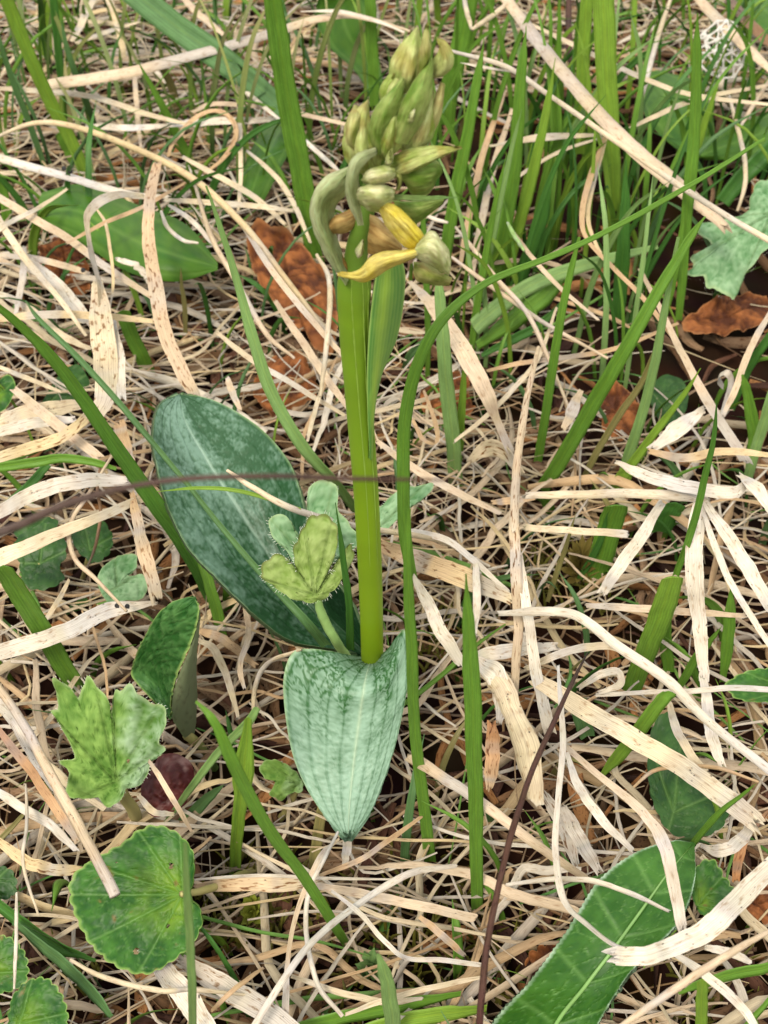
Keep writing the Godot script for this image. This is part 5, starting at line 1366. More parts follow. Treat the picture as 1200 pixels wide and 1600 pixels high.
	dry("horizontal cream straw passing behind the papery sheath", [-10, 500, 14, 60, 492, 14, 140, 493, 14, 240, 502, 13], 15, "straw")
	dry("pale straw at the left with a black speck on its end", [-10, 398, 13, 60, 405, 13, 110, 418, 13, 140, 428, 13], 12, "pink", sp)
	dry("greyish blade rising at the far left between the straws", [38, 385, 12, 36, 430, 12, 25, 490, 12], 13, "grey")
	dry("faded blade under the horizontal cream straw", [-10, 455, 11, 40, 478, 11, 90, 520, 11, 140, 545, 11], 14, "cream")
	dry("thin straw leaning right over the green broad leaf", [105, 380, 16, 160, 350, 17, 225, 322, 17, 290, 285, 16], 8, "tan")
	dry("thin yellowish straw dropping across the green broad leaf", [150, 325, 17, 165, 350, 17, 173, 395, 16, 177, 440, 15, 172, 480, 14], 6, "straw")
	dry("white crinkled scraps of straw on the green broad leaf", [180, 405, 15, 205, 410, 15, 225, 430, 15, 240, 445, 14], 12, "white", {"mat": "speckled", "wobble": 0.6})
	dry("white angled twiglet beside the brown upright blade", [252, 330, 17, 262, 355, 17, 285, 375, 16, 310, 380, 16], 8, "white", {"sec": "stalk", "name": "dry_stalk", "cat": "stalk"})
	dry("pale straw stretching from the brown upright blade to the right", [262, 320, 15, 300, 345, 15, 340, 390, 14], 9, "grey")
	dry("straight straw over the rust-brown leaf, left strand", [305, 290, 15, 330, 370, 16, 370, 440, 16, 415, 520, 15, 460, 560, 13], 10, "pink", {"sec": "stalk", "name": "dry_stalk", "cat": "stalk"})
	dry("straight straw over the rust-brown leaf, right strand", [370, 340, 16, 420, 415, 17, 470, 480, 17, 540, 560, 15], 11, "pink", {"prof": [0.6, 1, 1, 0.8]})
	dry("straw bending along the left side of the orchid stalk", [495, 398, 16, 512, 430, 17, 515, 480, 17, 508, 560, 16, 500, 620, 14], 10, "cream", {"sec": "stalk", "name": "dry_stalk", "cat": "stalk"})
	dry("tan straw crossing low left of the orchid stalk", [430, 470, 12, 470, 530, 13, 510, 590, 13, 545, 640, 12], 14, "pink")
	dry("pale straw under the rust-brown leaf", [340, 520, 11, 390, 560, 12, 440, 590, 12, 540, 650, 11], 11, "cream")
	dry("pale thin strands left of the orchid stalk foot", [505, 600, 12, 490, 650, 13, 480, 690, 13], 8, "cream")
	dry("short pale straw above the dark orchid leaf", [355, 590, 14, 362, 610, 14, 375, 640, 14], 12, "pink")
	# left middle
	dry("straight straw left of the slanting green blade", [-10, 570, 13, 40, 590, 14, 95, 612, 14], 9, "cream")
	dry("wide pinkish straw pointing to the slanting green blade", [22, 608, 15, 60, 640, 16, 100, 672, 16, 155, 715, 15], 19, "pink", {"prof": [0.7, 1, 1, 0.8]})
	dry("broad grey-white dry blade left of the slanting green blade", [-15, 668, 13, 30, 650, 14, 80, 640, 14, 130, 630, 13], 32, "cream", {"mat": "speckled", "prof": [0.9, 1, 1, 0.6]})
	dry("flat whitish blade just below the broad grey-white one", [-15, 680, 14, 50, 662, 14, 115, 655, 14], 22, "white", sp)
	dry("ridged cream blade curving along the left edge", [-15, 718, 16, 40, 702, 17, 90, 685, 18, 125, 662, 18, 142, 640, 17], 22, "straw", {"mat": "stained", "prof": [0.9, 1, 1, 0.9, 0.7]})
	dry("broad grey-white curved blade ending under the slanting green blade", [-20, 812, 17, 25, 785, 19, 70, 765, 20, 130, 752, 20, 200, 752, 19], 30, "grey", {"mat": "speckled", "sec": "wide", "prof": [0.7, 1, 1.05, 1.0, 0.7], "roll": 0.3})
	dry("long pale blade running up from the left edge to the dark orchid leaf", [-20, 880, 16, 40, 855, 17, 100, 830, 18, 160, 805, 18, 215, 782, 17, 255, 768, 16], 22, "cream", {"prof": [1.5, 1.2, 1.0, 0.8, 0.7, 0.6], "mat": "straw"})
	dry("torn-topped tan straw stub beside the dark orchid leaf", [205, 735, 12, 195, 700, 13, 186, 662, 13], 24, "tan", {"prof": [0.8, 1, 0.95]})
	dry("upright flat tan straw with dark grooves below the slanting blade", [206, 770, 17, 215, 815, 18, 228, 870, 18, 245, 935, 15], 25, "tan", {"mat": "stained", "tone1": "pink", "prof": [0.4, 0.8, 1.0, 0.9]})
	dry("split white blade lying with two small round holes at its tip", [-15, 1022, 13, 60, 1002, 14, 110, 983, 14, 170, 955, 14, 245, 942, 13], 29, "white", {"mat": "speckled", "sec": "wide", "prof": [1.0, 1.05, 1.05, 1.0, 0.3]})
	dry("thin crooked straw winding down at the left", [175, 712, 18, 140, 770, 19, 115, 808, 18, 108, 840, 17, 118, 875, 16, 150, 905, 16, 198, 955, 16], 9, "pink", {"sec": "stalk", "name": "dry_stalk", "cat": "stalk"})
	dry("thin brown stem beside the crooked straw", [158, 722, 17, 152, 760, 16, 157, 800, 14, 150, 850, 12, 135, 890, 10], 6, "brown", {"sec": "stalk", "name": "dry_stalk", "cat": "stalk"})
	dry("thin straw over the dark orchid leaf, passing behind the stalk to the right", [355, 735, 26, 400, 765, 26, 460, 796, 25, 555, 822, 20, 640, 835, 15, 700, 850, 12, 765, 885, 9], 11, "cream", {"sec": "stalk", "name": "dry_stalk", "cat": "stalk", "prof": [0.5, 0.9, 1.1, 1, 1, 0.8, 0.6]})
	dry("fine straw at the left over the split white blade", [60, 985, 12, 90, 940, 13, 108, 905, 13], 9, "straw")
	dry("pale straw dangling below the small upright green tip", [380, 935, 10, 388, 990, 11, 375, 1040, 10, 382, 1075, 9], 11, "pink")
	dry("curved straw touching the left corner of the front orchid leaf", [395, 1130, 10, 400, 1070, 13, 420, 1035, 16, 470, 1015, 20], 9, "cream", {"sec": "stalk", "name": "dry_stalk", "cat": "stalk"})
	dry("white twisted straw right of the folded violet leaf", [310, 1000, 10, 335, 1015, 11, 355, 1060, 10, 372, 1120, 9], 14, "cream", {"roll1": 1.0})
	dry("tan bundle strip below the dark orchid leaf", [310, 985, 8, 350, 1000, 9, 400, 1040, 8], 17, "tan")
	# lower left
	dry("thick knotty tan stalk slanting down onto the heart-shaped leaf", [-10, 1062, 15, 40, 1135, 17, 75, 1205, 18, 115, 1275, 19, 150, 1340, 19, 180, 1400, 18], 19, "pink", {"sec": "stalk", "name": "dry_stalk", "cat": "stalk", "mat": "speckled", "prof": [0.8, 0.95, 1.0, 1.0, 1.0, 1.05]})
	dry("orange-tan stalk beside the thick knotty one", [-10, 1130, 13, 45, 1200, 14, 85, 1260, 14, 120, 1315, 13], 17, "orange", {"tone1": "tan"})
	dry("grey-white dry blade at the left under the knotty stalk", [-15, 1090, 11, 20, 1120, 12, 60, 1190, 11, 95, 1240, 10], 26, "grey", {"mat": "speckled"})
	dry("white flat blade at the left edge below the stalks", [-15, 1230, 12, 25, 1255, 12, 80, 1290, 11, 120, 1330, 10], 17, "white")
	dry("pale vertical thin straw at the left edge, low down", [40, 1225, 13, 42, 1290, 13, 36, 1350, 12, 60, 1430, 10], 7, "cream", {"sec": "stalk", "name": "dry_stalk", "cat": "stalk"})
	dry("short upright pale blue-grey straw at the lower left edge", [26, 1395, 14, 25, 1470, 14, 22, 1545, 12], 7, "white", {"sec": "stalk", "name": "dry_stalk", "cat": "stalk"})
	dry("yellowish dry blade passing under the heart-shaped leaf", [-10, 1310, 8, 40, 1345, 9, 80, 1358, 9, 140, 1360, 8], 22, "straw", {"mat": "stained"})
	dry("long thin straw curving below the heart-shaped leaf", [110, 1500, 11, 165, 1528, 12, 250, 1548, 12, 300, 1546, 11, 390, 1555, 9], 10, "cream", {"sec": "stalk", "name": "dry_stalk", "cat": "stalk"})
	dry("broad papery strip below the heart-shaped leaf", [240, 1495, 9, 275, 1540, 10, 310, 1585, 10, 350, 1650, 9], 42, "white", {"mat": "speckled", "sec": "wide"})
	dry("wide bleached blade lying at the bottom left of centre", [280, 1500, 8, 350, 1540, 9, 430, 1590, 9, 520, 1660, 8], 40, "grey", {"mat": "stained", "sec": "wide"})
	dry("tan curl beside the wide bleached blade at the bottom", [330, 1580, 11, 350, 1560, 12, 380, 1535, 12, 412, 1512, 11], 9, "tan")
	dry("flat brown-ridged straw lying from the heart-shaped leaf to the right", [305, 1388, 8, 380, 1380, 9, 440, 1382, 9, 500, 1376, 8], 26, "tan", {"mat": "stained", "tone1": "cream"})
	dry("thin pale straw lying on the brown-ridged one", [300, 1375, 10, 400, 1368, 11, 500, 1372, 11, 610, 1374, 10], 6, "white")
	dry("thin white straw from the leaf tip bending down to the bottom", [528, 1300, 12, 505, 1345, 13, 485, 1385, 12, 478, 1430, 11, 482, 1485, 11, 500, 1545, 10, 535, 1588, 9], 9, "white", {"sec": "stalk", "name": "dry_stalk", "cat": "stalk", "prof": [0.6, 0.8, 1, 1, 1, 1, 0.8]})
	dry("long white straw sweeping from the bottom edge up to the right", [392, 1612, 11, 440, 1535, 13, 490, 1470, 14, 560, 1412, 14, 640, 1365, 14, 715, 1352, 12], 12, "white", {"sec": "ridge", "prof": [1, 1, 1, 0.95, 1.1, 0.7]})
	dry("white straw crossing the long sweeping one and bending level", [518, 1392, 13, 565, 1430, 15, 600, 1470, 15, 635, 1497, 14, 690, 1500, 13, 752, 1508, 11], 9, "white", {"prof": [0.6, 1, 1, 0.9, 1.1, 1.0]})
	dry("tan straw between the sweeping white one and the front orchid leaf", [445, 1590, 9, 450, 1500, 10, 465, 1420, 11, 500, 1340, 11, 530, 1310, 10], 10, "pink", {"prof": [1.3, 0.8, 0.8, 1, 0.5]})
	dry("pale pointed sliver directly below the front orchid leaf tip", [545, 1303, 8, 542, 1328, 7, 538, 1352, 6], 18, "white", {"prof": [0.9, 0.9, 0.5]})
	dry("straw crossing from the leaf tip up to the right", [500, 1368, 9, 560, 1345, 10, 600, 1318, 10, 660, 1275, 9], 10, "tan")
	dry("knotted pinkish straw lying right of the front orchid leaf", [495, 1385, 8, 570, 1398, 9, 640, 1412, 9, 745, 1435, 8], 17, "pink", {"prof": [0.7, 1, 1, 0.9]})
	dry("short tan straw below the knotted pinkish one", [655, 1432, 9, 695, 1465, 9, 725, 1492, 8], 13, "tan")
	dry("long low straw near the bottom edge", [455, 1525, 8, 530, 1550, 9, 600, 1565, 9, 660, 1560, 8], 12, "cream")
	dry("white straw above the green blades at the bottom edge", [540, 1585, 9, 610, 1560, 10, 690, 1540, 10, 760, 1525, 9], 10, "cream")
	dry("pale straw lying slantwise across the red seed husk", [232, 1188, 16, 252, 1218, 17, 278, 1262, 16, 300, 1300, 13], 10, "pink")
	dry("short whitish strip tucked against the lower side of the red seed husk", [216, 1242, 13, 240, 1268, 14, 272, 1272, 13], 12, "cream")
	# right of the stalk
	dry("broad dried tan blade hanging right of the orchid stalk", [640, 440, 14, 668, 468, 17, 700, 510, 19, 735, 570, 19, 762, 620, 17, 778, 660, 14, 800, 710, 11], 30, "pink", {"mat": "straw", "sec": "wide", "prof": [0.3, 0.7, 1.05, 1.15, 1.0, 0.5, 0.6], "roll1": 0.3})
	dry("ragged papery sheath end where the broad tan blade meets the litter", [735, 720, 8, 760, 700, 10, 785, 705, 11, 815, 740, 10], 32, "cream", {"mat": "stained", "prof": [0.4, 0.9, 1.0, 0.6]})
	dry("long upright straw crossing the right half", [842, 540, 21, 828, 600, 22, 814, 680, 22, 806, 760, 21, 803, 830, 20], 15, "pink", {"mat": "stained", "prof": [0.5, 0.7, 0.9, 1.0, 1.1], "sec": "ridge"})
	dry("brownish lower strand of the upright straw", [803, 822, 20, 806, 900, 19, 810, 980, 17, 803, 1080, 13], 17, "pink", {"mat": "stained", "prof": [1.1, 1.2, 1.0, 0.9]})
	dry("white lower strand of the upright straw", [812, 870, 19, 824, 960, 18, 838, 1050, 15, 858, 1140, 11], 20, "white", {"mat": "speckled", "prof": [0.6, 0.9, 1.0, 1.1]})
	dry("level cream straw crossing the upright one", [822, 774, 19, 900, 772, 20, 985, 770, 20, 1060, 774, 19, 1110, 782, 18], 17, "cream", {"prof": [0.7, 0.9, 1, 1.1, 0.7], "sec": "ridge"})
	dry("shorter level straw below the cream one", [820, 824, 17, 880, 828, 18, 982, 834, 17], 13, "cream", {"prof": [0.9, 0.9, 1.1]})
	dry("whitish broad blade sloping above the level straw", [962, 722, 18, 1000, 740, 19, 1050, 755, 20, 1135, 770, 19, 1165, 758, 17], 25, "white", {"mat": "speckled", "prof": [0.3, 0.8, 1.0, 0.9, 0.6]})
	dry("bleached blade hanging straight down at the right", [1096, 765, 18, 1088, 830, 18, 1084, 900, 17, 1092, 970, 15, 1100, 1060, 12], 30, "white", {"mat": "speckled", "sec": "wide", "prof": [0.6, 1.0, 1.1, 0.9, 0.6]})
	dry("broad speckled strip fanning right from the bleached blade", [1100, 782, 18, 1135, 835, 19, 1170, 890, 18, 1205, 950, 16], 26, "white", {"mat": "speckled", "prof": [0.5, 1, 1.1, 0.9]})
	dry("narrow speckled strip fanning between the bleached ones", [1096, 790, 18, 1120, 860, 19, 1150, 925, 18, 1205, 1010, 15], 13, "white", {"mat": "speckled", "prof": [0.6, 1, 1, 0.9]})
	dry("pale strip slanting left below the level straw", [1035, 785, 16, 1000, 840, 17, 965, 890, 16, 942, 925, 14], 22, "white", {"mat": "straw", "prof": [0.7, 1, 1.0, 0.8]})
	dry("long bright white straw sloping down to the right edge", [778, 958, 19, 840, 955, 21, 900, 962, 22, 960, 1005, 22, 1040, 1062, 21, 1110, 1130, 20, 1215, 1215, 18], 17, "white", {"mat": "straw", "prof": [0.6, 1.0, 1.0, 1.1, 1.1, 0.9, 0.9], "sec": "ridge"})
	dry("level white straw at the right edge meeting the long sloping one", [930, 1086, 12, 1000, 1082, 14, 1075, 1080, 16, 1140, 1075, 17, 1215, 1078, 16], 10, "white", {"prof": [0.8, 0.8, 1, 1.1, 1]})
	dry("wide speckled pale blade slanting across the lower right", [838, 1062, 14, 900, 1100, 16, 980, 1148, 17, 1060, 1195, 17, 1130, 1245, 16, 1180, 1285, 14], 36, "cream", {"mat": "speckled", "sec": "wide", "prof": [0.8, 1.0, 1.0, 1.0, 1.05, 1.0]})
	dry("crumpled papery sheath below the upright straw", [752, 1045, 14, 775, 1060, 15, 800, 1110, 15, 822, 1170, 15, 838, 1260, 12], 46, "cream", {"mat": "speckled", "sec": "ridge", "prof": [0.5, 0.9, 0.8, 1.0, 0.6]})
	dry("orange-stained sheath strip beside the straight green blade", [768, 1130, 12, 770, 1180, 13, 765, 1230, 12], 26, "orange", {"mat": "stained", "tone1": "tan"})
	dry("white rounded papery flake near the straight green blade", [742, 1030, 14, 770, 1050, 15, 785, 1090, 14, 780, 1130, 12], 38, "white", {"mat": "speckled", "prof": [0.4, 1, 0.9, 0.3]})
	dry("folded silvery blade right of the straight green blade", [735, 1030, 13, 770, 1022, 14, 810, 1015, 14, 870, 1010, 12], 26, "white", {"mat": "speckled"})
	dry("white torn blade leaning down to the straight green blade", [645, 900, 13, 668, 940, 14, 688, 985, 14, 722, 1040, 12], 24, "white", {"mat": "speckled", "prof": [0.4, 0.9, 1.0, 0.8]})
	dry("blunt-topped pale straw sloping down right from the green stems", [640, 1180, 16, 690, 1212, 18, 740, 1245, 18, 800, 1290, 17, 860, 1335, 15, 920, 1375, 12], 20, "pink", {"prof": [1.2, 1.0, 1.0, 0.9, 0.8, 0.6], "sec": "ridge"})
	dry("white ribbon dropping and curling along the serrated leaf", [872, 1040, 20, 877, 1110, 21, 880, 1170, 22, 872, 1250, 22, 868, 1330, 22, 880, 1405, 23, 915, 1445, 23, 960, 1478, 22, 1010, 1490, 21], 14, "white", {"prof": [0.4, 0.8, 0.9, 0.8, 0.9, 1.1, 1.2, 1.1, 0.8], "roll1": 0.6})
	dry("wide white ribbon with a torn end lying on the serrated leaf", [958, 1494, 22, 1010, 1492, 23, 1060, 1478, 24, 1110, 1450, 25, 1150, 1410, 25, 1215, 1345, 24], 36, "white", {"mat": "speckled", "sec": "wide", "prof": [0.9, 0.95, 1.0, 1.15, 1.1, 1.0], "roll": 0.4})
	dry("grey-tan ribbon hanging over the top of the serrated leaf", [882, 1165, 19, 940, 1215, 21, 1005, 1270, 22, 1035, 1315, 22, 1050, 1370, 21, 1066, 1450, 20], 21, "pink", {"tone1": "grey", "prof": [0.5, 0.6, 0.8, 1.1, 1.0, 0.9]})
	dry("narrow white straw crossing the serrated leaf", [790, 1383, 16, 860, 1374, 18, 920, 1376, 20, 980, 1394, 20, 1045, 1424, 19], 10, "white", {"sec": "ridge"})
	dry("tan stalk at the bottom right corner in front", [960, 1612, 24, 1020, 1568, 26, 1080, 1528, 27, 1140, 1490, 27, 1215, 1448, 26], 15, "pink", {"sec": "stalk", "name": "dry_stalk", "cat": "stalk"})
	dry("white strip lying under the tan corner stalk", [1055, 1490, 17, 1110, 1530, 17, 1160, 1575, 16, 1190, 1620, 15], 17, "white", {"mat": "speckled"})
	dry("pale flat strip behind the wide white ribbon", [1100, 1480, 16, 1140, 1488, 16, 1175, 1505, 15], 15, "white")
	dry("grey dry strip curving at the right below the net-veined leaf", [1095, 1322, 12, 1125, 1330, 14, 1155, 1315, 14, 1172, 1290, 13], 24, "grey", {"mat": "speckled", "prof": [0.3, 1, 1.0, 0.7]})
	dry("orange-brown withered tip at the right edge", [1150, 1375, 10, 1155, 1335, 12, 1170, 1300, 13, 1205, 1265, 13], 16, "orange", {"mat": "stained", "tone1": "brown", "prof": [0.9, 1.2, 0.9, 0.5]})
	dry("two-ply white strip curving beside the white ribbon", [885, 1175, 14, 905, 1230, 15, 940, 1280, 15, 990, 1330, 13], 16, "white", {"mat": "straw", "prof": [0.5, 1, 1.1, 0.6]})
	dry("flat greyish strips below the papery sheath, upper one", [880, 1260, 10, 905, 1310, 11, 935, 1360, 10], 28, "grey", {"mat": "speckled"})
	dry("flat greyish strip below the papery sheath, lower one", [850, 1240, 9, 880, 1290, 10, 900, 1350, 9], 24, "grey", {"mat": "stained"})
	dry("pale blade curving from the straw mat to the net-veined leaf", [1045, 1095, 13, 1058, 1140, 14, 1080, 1180, 14, 1105, 1205, 13], 17, "cream", {"prof": [0.6, 1, 1, 0.5]})
	dry("vertical white strip right of the net-veined leaf", [1098, 1060, 14, 1108, 1120, 14, 1115, 1160, 13, 1128, 1195, 12], 22, "white", {"mat": "straw"})
	dry("thin straw curving over the net-veined leaf", [990, 1230, 14, 1020, 1205, 15, 1060, 1198, 16, 1120, 1200, 15, 1185, 1222, 14], 8, "tan", {"sec": "stalk", "name": "dry_stalk", "cat": "stalk"})
	dry("level dull straw under the big sloping white one", [820, 1045, 11, 880, 1020, 12, 950, 1010, 12, 1010, 1035, 11], 14, "cream")
	dry("crumpled white loop of dry leaf near the black stem", [905, 1075, 12, 935, 1055, 14, 965, 1050, 15, 968, 1070, 14, 935, 1082, 13], 14, "white", {"mat": "speckled"})
	dry("level straw crossing the bleached blade", [915, 946, 14, 990, 950, 15, 1060, 955, 15, 1165, 962, 14], 14, "pink")
	dry("grey level blade right of the rusty gap", [1015, 705, 14, 1070, 715, 15, 1130, 705, 15, 1215, 712, 14], 17, "tan", {"tone1": "straw"})
	dry("white wedge of dry blade in the hollow at the right", [1020, 700, 11, 1060, 670, 12, 1100, 640, 12], 28, "white", {"prof": [0.5, 1.1, 0.5]})
	dry("folded pale blade doubled over in the hollow at the right", [1130, 605, 12, 1122, 590, 14, 1135, 582, 15, 1142, 600, 14, 1128, 650, 12], 18, "grey")
	dry("long pale stalk dropping through the hollow at the right", [1000, 420, 13, 1040, 500, 14, 1075, 570, 14, 1108, 630, 13, 1165, 720, 11], 14, "pink", {"prof": [0.6, 0.8, 1, 1.3, 1.4]})
	dry("slanting pinkish stalk at the right edge of the hollow", [1210, 475, 16, 1175, 540, 16, 1150, 605, 15, 1130, 650, 13], 12, "pink")
	dry("white torn scrap at the right edge on the level straw", [1155, 742, 17, 1180, 762, 18, 1205, 800, 17], 26, "white", {"prof": [0.4, 1, 0.5]})
	dry("pinkish straw sloping away right of the orchid stalk", [590, 690, 10, 645, 730, 11, 700, 762, 11, 782, 803, 10], 15, "pink")
	dry("white straw right of the orchid stalk bending to the upright straw", [588, 832, 14, 650, 832, 14, 700, 845, 13, 745, 880, 12, 795, 925, 10], 12, "white")
	dry("brown striped dry blade sloping under the green stems", [590, 850, 10, 660, 878, 11, 730, 905, 11, 800, 938, 10], 38, "tan", {"mat": "stained", "tone1": "straw", "sec": "wide", "prof": [0.6, 1, 1, 0.5]})
	dry("pale upright strip behind the straight green blade", [742, 870, 12, 745, 930, 12, 742, 990, 11], 14, "white")
	dry("small straws meeting behind the thick slanting green blade", [800, 360, 14, 830, 400, 15, 870, 445, 15, 935, 500, 14], 9, "pink")
	dry("tan straw bending twice in the right tuft", [945, 212, 17, 925, 270, 18, 910, 330, 18, 918, 375, 17, 965, 425, 16, 1010, 472, 15, 1062, 540, 13], 10, "tan", {"prof": [0.5, 1.1, 1, 0.8, 1, 1, 1]})
	dry("second tan straw running close beside the bending one", [948, 215, 17, 932, 270, 17, 918, 335, 17, 930, 380, 16, 948, 410, 15], 8, "straw")
	dry("feathery pale tip lying level across the right tuft", [765, 228, 17, 850, 215, 18, 945, 211, 17], 15, "cream", {"prof": [0.3, 1, 0.4]})
	dry("thin pale straw under the feathery tip", [780, 298, 15, 830, 262, 16, 880, 235, 17, 944, 214, 17], 7, "cream")
	dry("broad pinkish tan blade slanting down at the upper right", [780, -20, 24, 830, 48, 25, 880, 108, 25, 945, 185, 24, 1005, 240, 23, 1065, 292, 21, 1134, 353, 18], 29, "pink", {"mat": "straw", "sec": "ridge", "prof": [0.8, 0.9, 0.95, 1.0, 1.1, 1.2, 0.7]})
	dry("thin cream straw with a frayed tip crossing the upper right", [706, 80, 26, 790, 104, 27, 860, 150, 27, 950, 212, 26, 1050, 282, 24, 1120, 328, 23, 1215, 384, 21], 11, "cream", {"sec": "stalk", "name": "dry_stalk", "cat": "stalk", "prof": [0.6, 1.0, 0.9, 0.9, 1, 1, 1]})
	dry("frayed split tip beside the thin cream straw", [720, 98, 26, 750, 104, 26, 800, 112, 26], 6, "white", {"prof": [0.2, 1, 0.6]})
	dry("pale straw sloping level across the upper right", [826, 36, 18, 900, 72, 19, 1000, 120, 19, 1090, 150, 18, 1215, 164, 17], 11, "cream")
	dry("pale straw sloping up to the lacy skeleton", [985, 200, 17, 1060, 165, 17, 1110, 150, 16, 1215, 130, 15], 10, "cream")
	dry("bent straw like a V at the top edge", [722, -15, 24, 730, 20, 24, 737, 46, 24], 9, "cream", {"sec": "stalk", "name": "dry_stalk", "cat": "stalk"})
	dry("right arm of the bent straw at the top edge", [737, 46, 24, 770, 24, 24, 815, -12, 24], 10, "cream", {"sec": "stalk", "name": "dry_stalk", "cat": "stalk"})
	dry("upright straw in the upper right, right of the broad tan blade", [1052, -15, 16, 1025, 70, 16, 1005, 140, 15, 990, 185, 14], 10, "cream", {"sec": "stalk", "name": "dry_stalk", "cat": "stalk"})
	dry("broad tan blade at the upper right corner over the lacy skeleton", [1078, -20, 20, 1120, 25, 20, 1160, 65, 19, 1215, 118, 18], 24, "pink", {"sec": "ridge"})
	dry("brown withered stalk behind the corner blade", [1130, -10, 13, 1170, 35, 13, 1215, 80, 12], 22, "brown", {"mat": "stained"})
	dry("crooked pale stalk hanging below the lacy skeleton", [1140, 150, 14, 1150, 190, 15, 1160, 230, 15, 1165, 280, 14, 1152, 330, 12], 9, "cream", {"sec": "stalk", "name": "dry_stalk", "cat": "stalk"})
	dry("thin pale arm joining the crooked stalk", [1205, 120, 14, 1180, 160, 14, 1155, 200, 14], 8, "pink", {"sec": "stalk", "name": "dry_stalk", "cat": "stalk"})
	dry("tan straws bundled behind the tall dark blade right of the buds, left one", [720, 410, 10, 735, 330, 11, 755, 240, 12, 790, 140, 12], 12, "tan")
	dry("tan straws bundled behind the tall dark blade right of the buds, right one", [735, 440, 10, 752, 350, 11, 772, 260, 12, 800, 170, 12], 13, "pink")
	dry("short white straw beside the lower flower", [662, 335, 15, 680, 343, 15, 700, 348, 15], 8, "white", {"sec": "stalk", "name": "dry_stalk", "cat": "stalk"})
	dry("pinkish straw right of the flower sloping down", [712, 355, 15, 740, 390, 15, 780, 440, 15, 830, 500, 14, 890, 640, 11], 9, "pink", {"sec": "stalk", "name": "dry_stalk", "cat": "stalk"})
	dry("second pinkish straw starting at the flower", [706, 402, 15, 750, 435, 15, 800, 470, 14, 860, 510, 13, 950, 560, 11], 9, "pink", {"sec": "stalk", "name": "dry_stalk", "cat": "stalk"})
	dry("short pale grass piece hanging in the right tuft", [793, 348, 16, 805, 370, 16, 819, 392, 16], 8, "pale", {"sec": "stalk", "name": "dry_stalk", "cat": "stalk"})
	dry("orange-tan straw level across the rusty gap", [760, 580, 11, 810, 568, 12, 870, 560, 12, 960, 545, 11, 1060, 505, 10], 9, "tan")
	dry("pale straw rising left of the upright straw", [710, 690, 11, 760, 650, 12, 800, 610, 13, 840, 560, 13, 870, 480, 12], 9, "cream")
	dry("curly tan straw below the arching green blade", [645, 655, 9, 660, 685, 10, 682, 692, 11, 680, 660, 10, 662, 610, 9], 9, "tan")
	dry("pointed husk-like pale scrap in the rusty gap", [908, 610, 10, 895, 640, 12, 880, 670, 11], 20, "pink", {"prof": [0.5, 1.1, 0.5]})
	dry("short level straw left of the cream level one", [770, 785, 12, 800, 782, 12, 835, 778, 12], 13, "tan")


func build_dry_stalks() -> void:
	# the blackish stalk at the lower right
	dry("dark reddish brown stalk slanting up from the bottom edge", [746, 1640, 20, 752, 1560, 24, 760, 1480, 26, 778, 1390, 28, 800, 1300, 29, 828, 1215, 28, 858, 1145, 26, 890, 1075, 22, 918, 1020, 17], 12, "dark", {"sec": "stalk", "mat": "bark", "prof": [1.0, 1.0, 0.95, 0.9, 0.95, 0.9, 0.9, 0.75, 0.3]})
	dry("dark red upright stem at the top behind the broad tan blade", [892, 110, 12, 889, 60, 14, 888, -20, 16], 12, "dark", {"sec": "stalk", "mat": "bark"})
	# the blurred stalk hanging close to the lens; it leans in from beyond the left edge
	var ctrl := [on_ground(-420, 1010, 30), away(-160, 880, 78), away(0, 832, 62), away(110, 785, 57), away(250, 752, 54), away(420, 744, 53), away(560, 748, 53), away(722, 751, 53)]
	dry("thin blurred grey-brown stalk hanging close in front across the orchid", [], 10.5, "dusk", {"ctrl": ctrl, "sec": "stalk", "mat": "bark", "tone1": "dark", "prof": [2.0, 2.0, 1.9, 1.5, 1.0, 0.9, 0.8, 0.35]})
	# one thick blue-green stem, out of focus at the top
	green("thick blue-green stem at the top left, out of focus", [470, 205, 14], [420, 150, 15, 350, 95, 17, 280, 45, 19, 205, -15, 21], 40, "blue", {"flat": true, "sec": "keel", "prof": [0.5, 0.8, 1.0, 1.05, 1.0]})


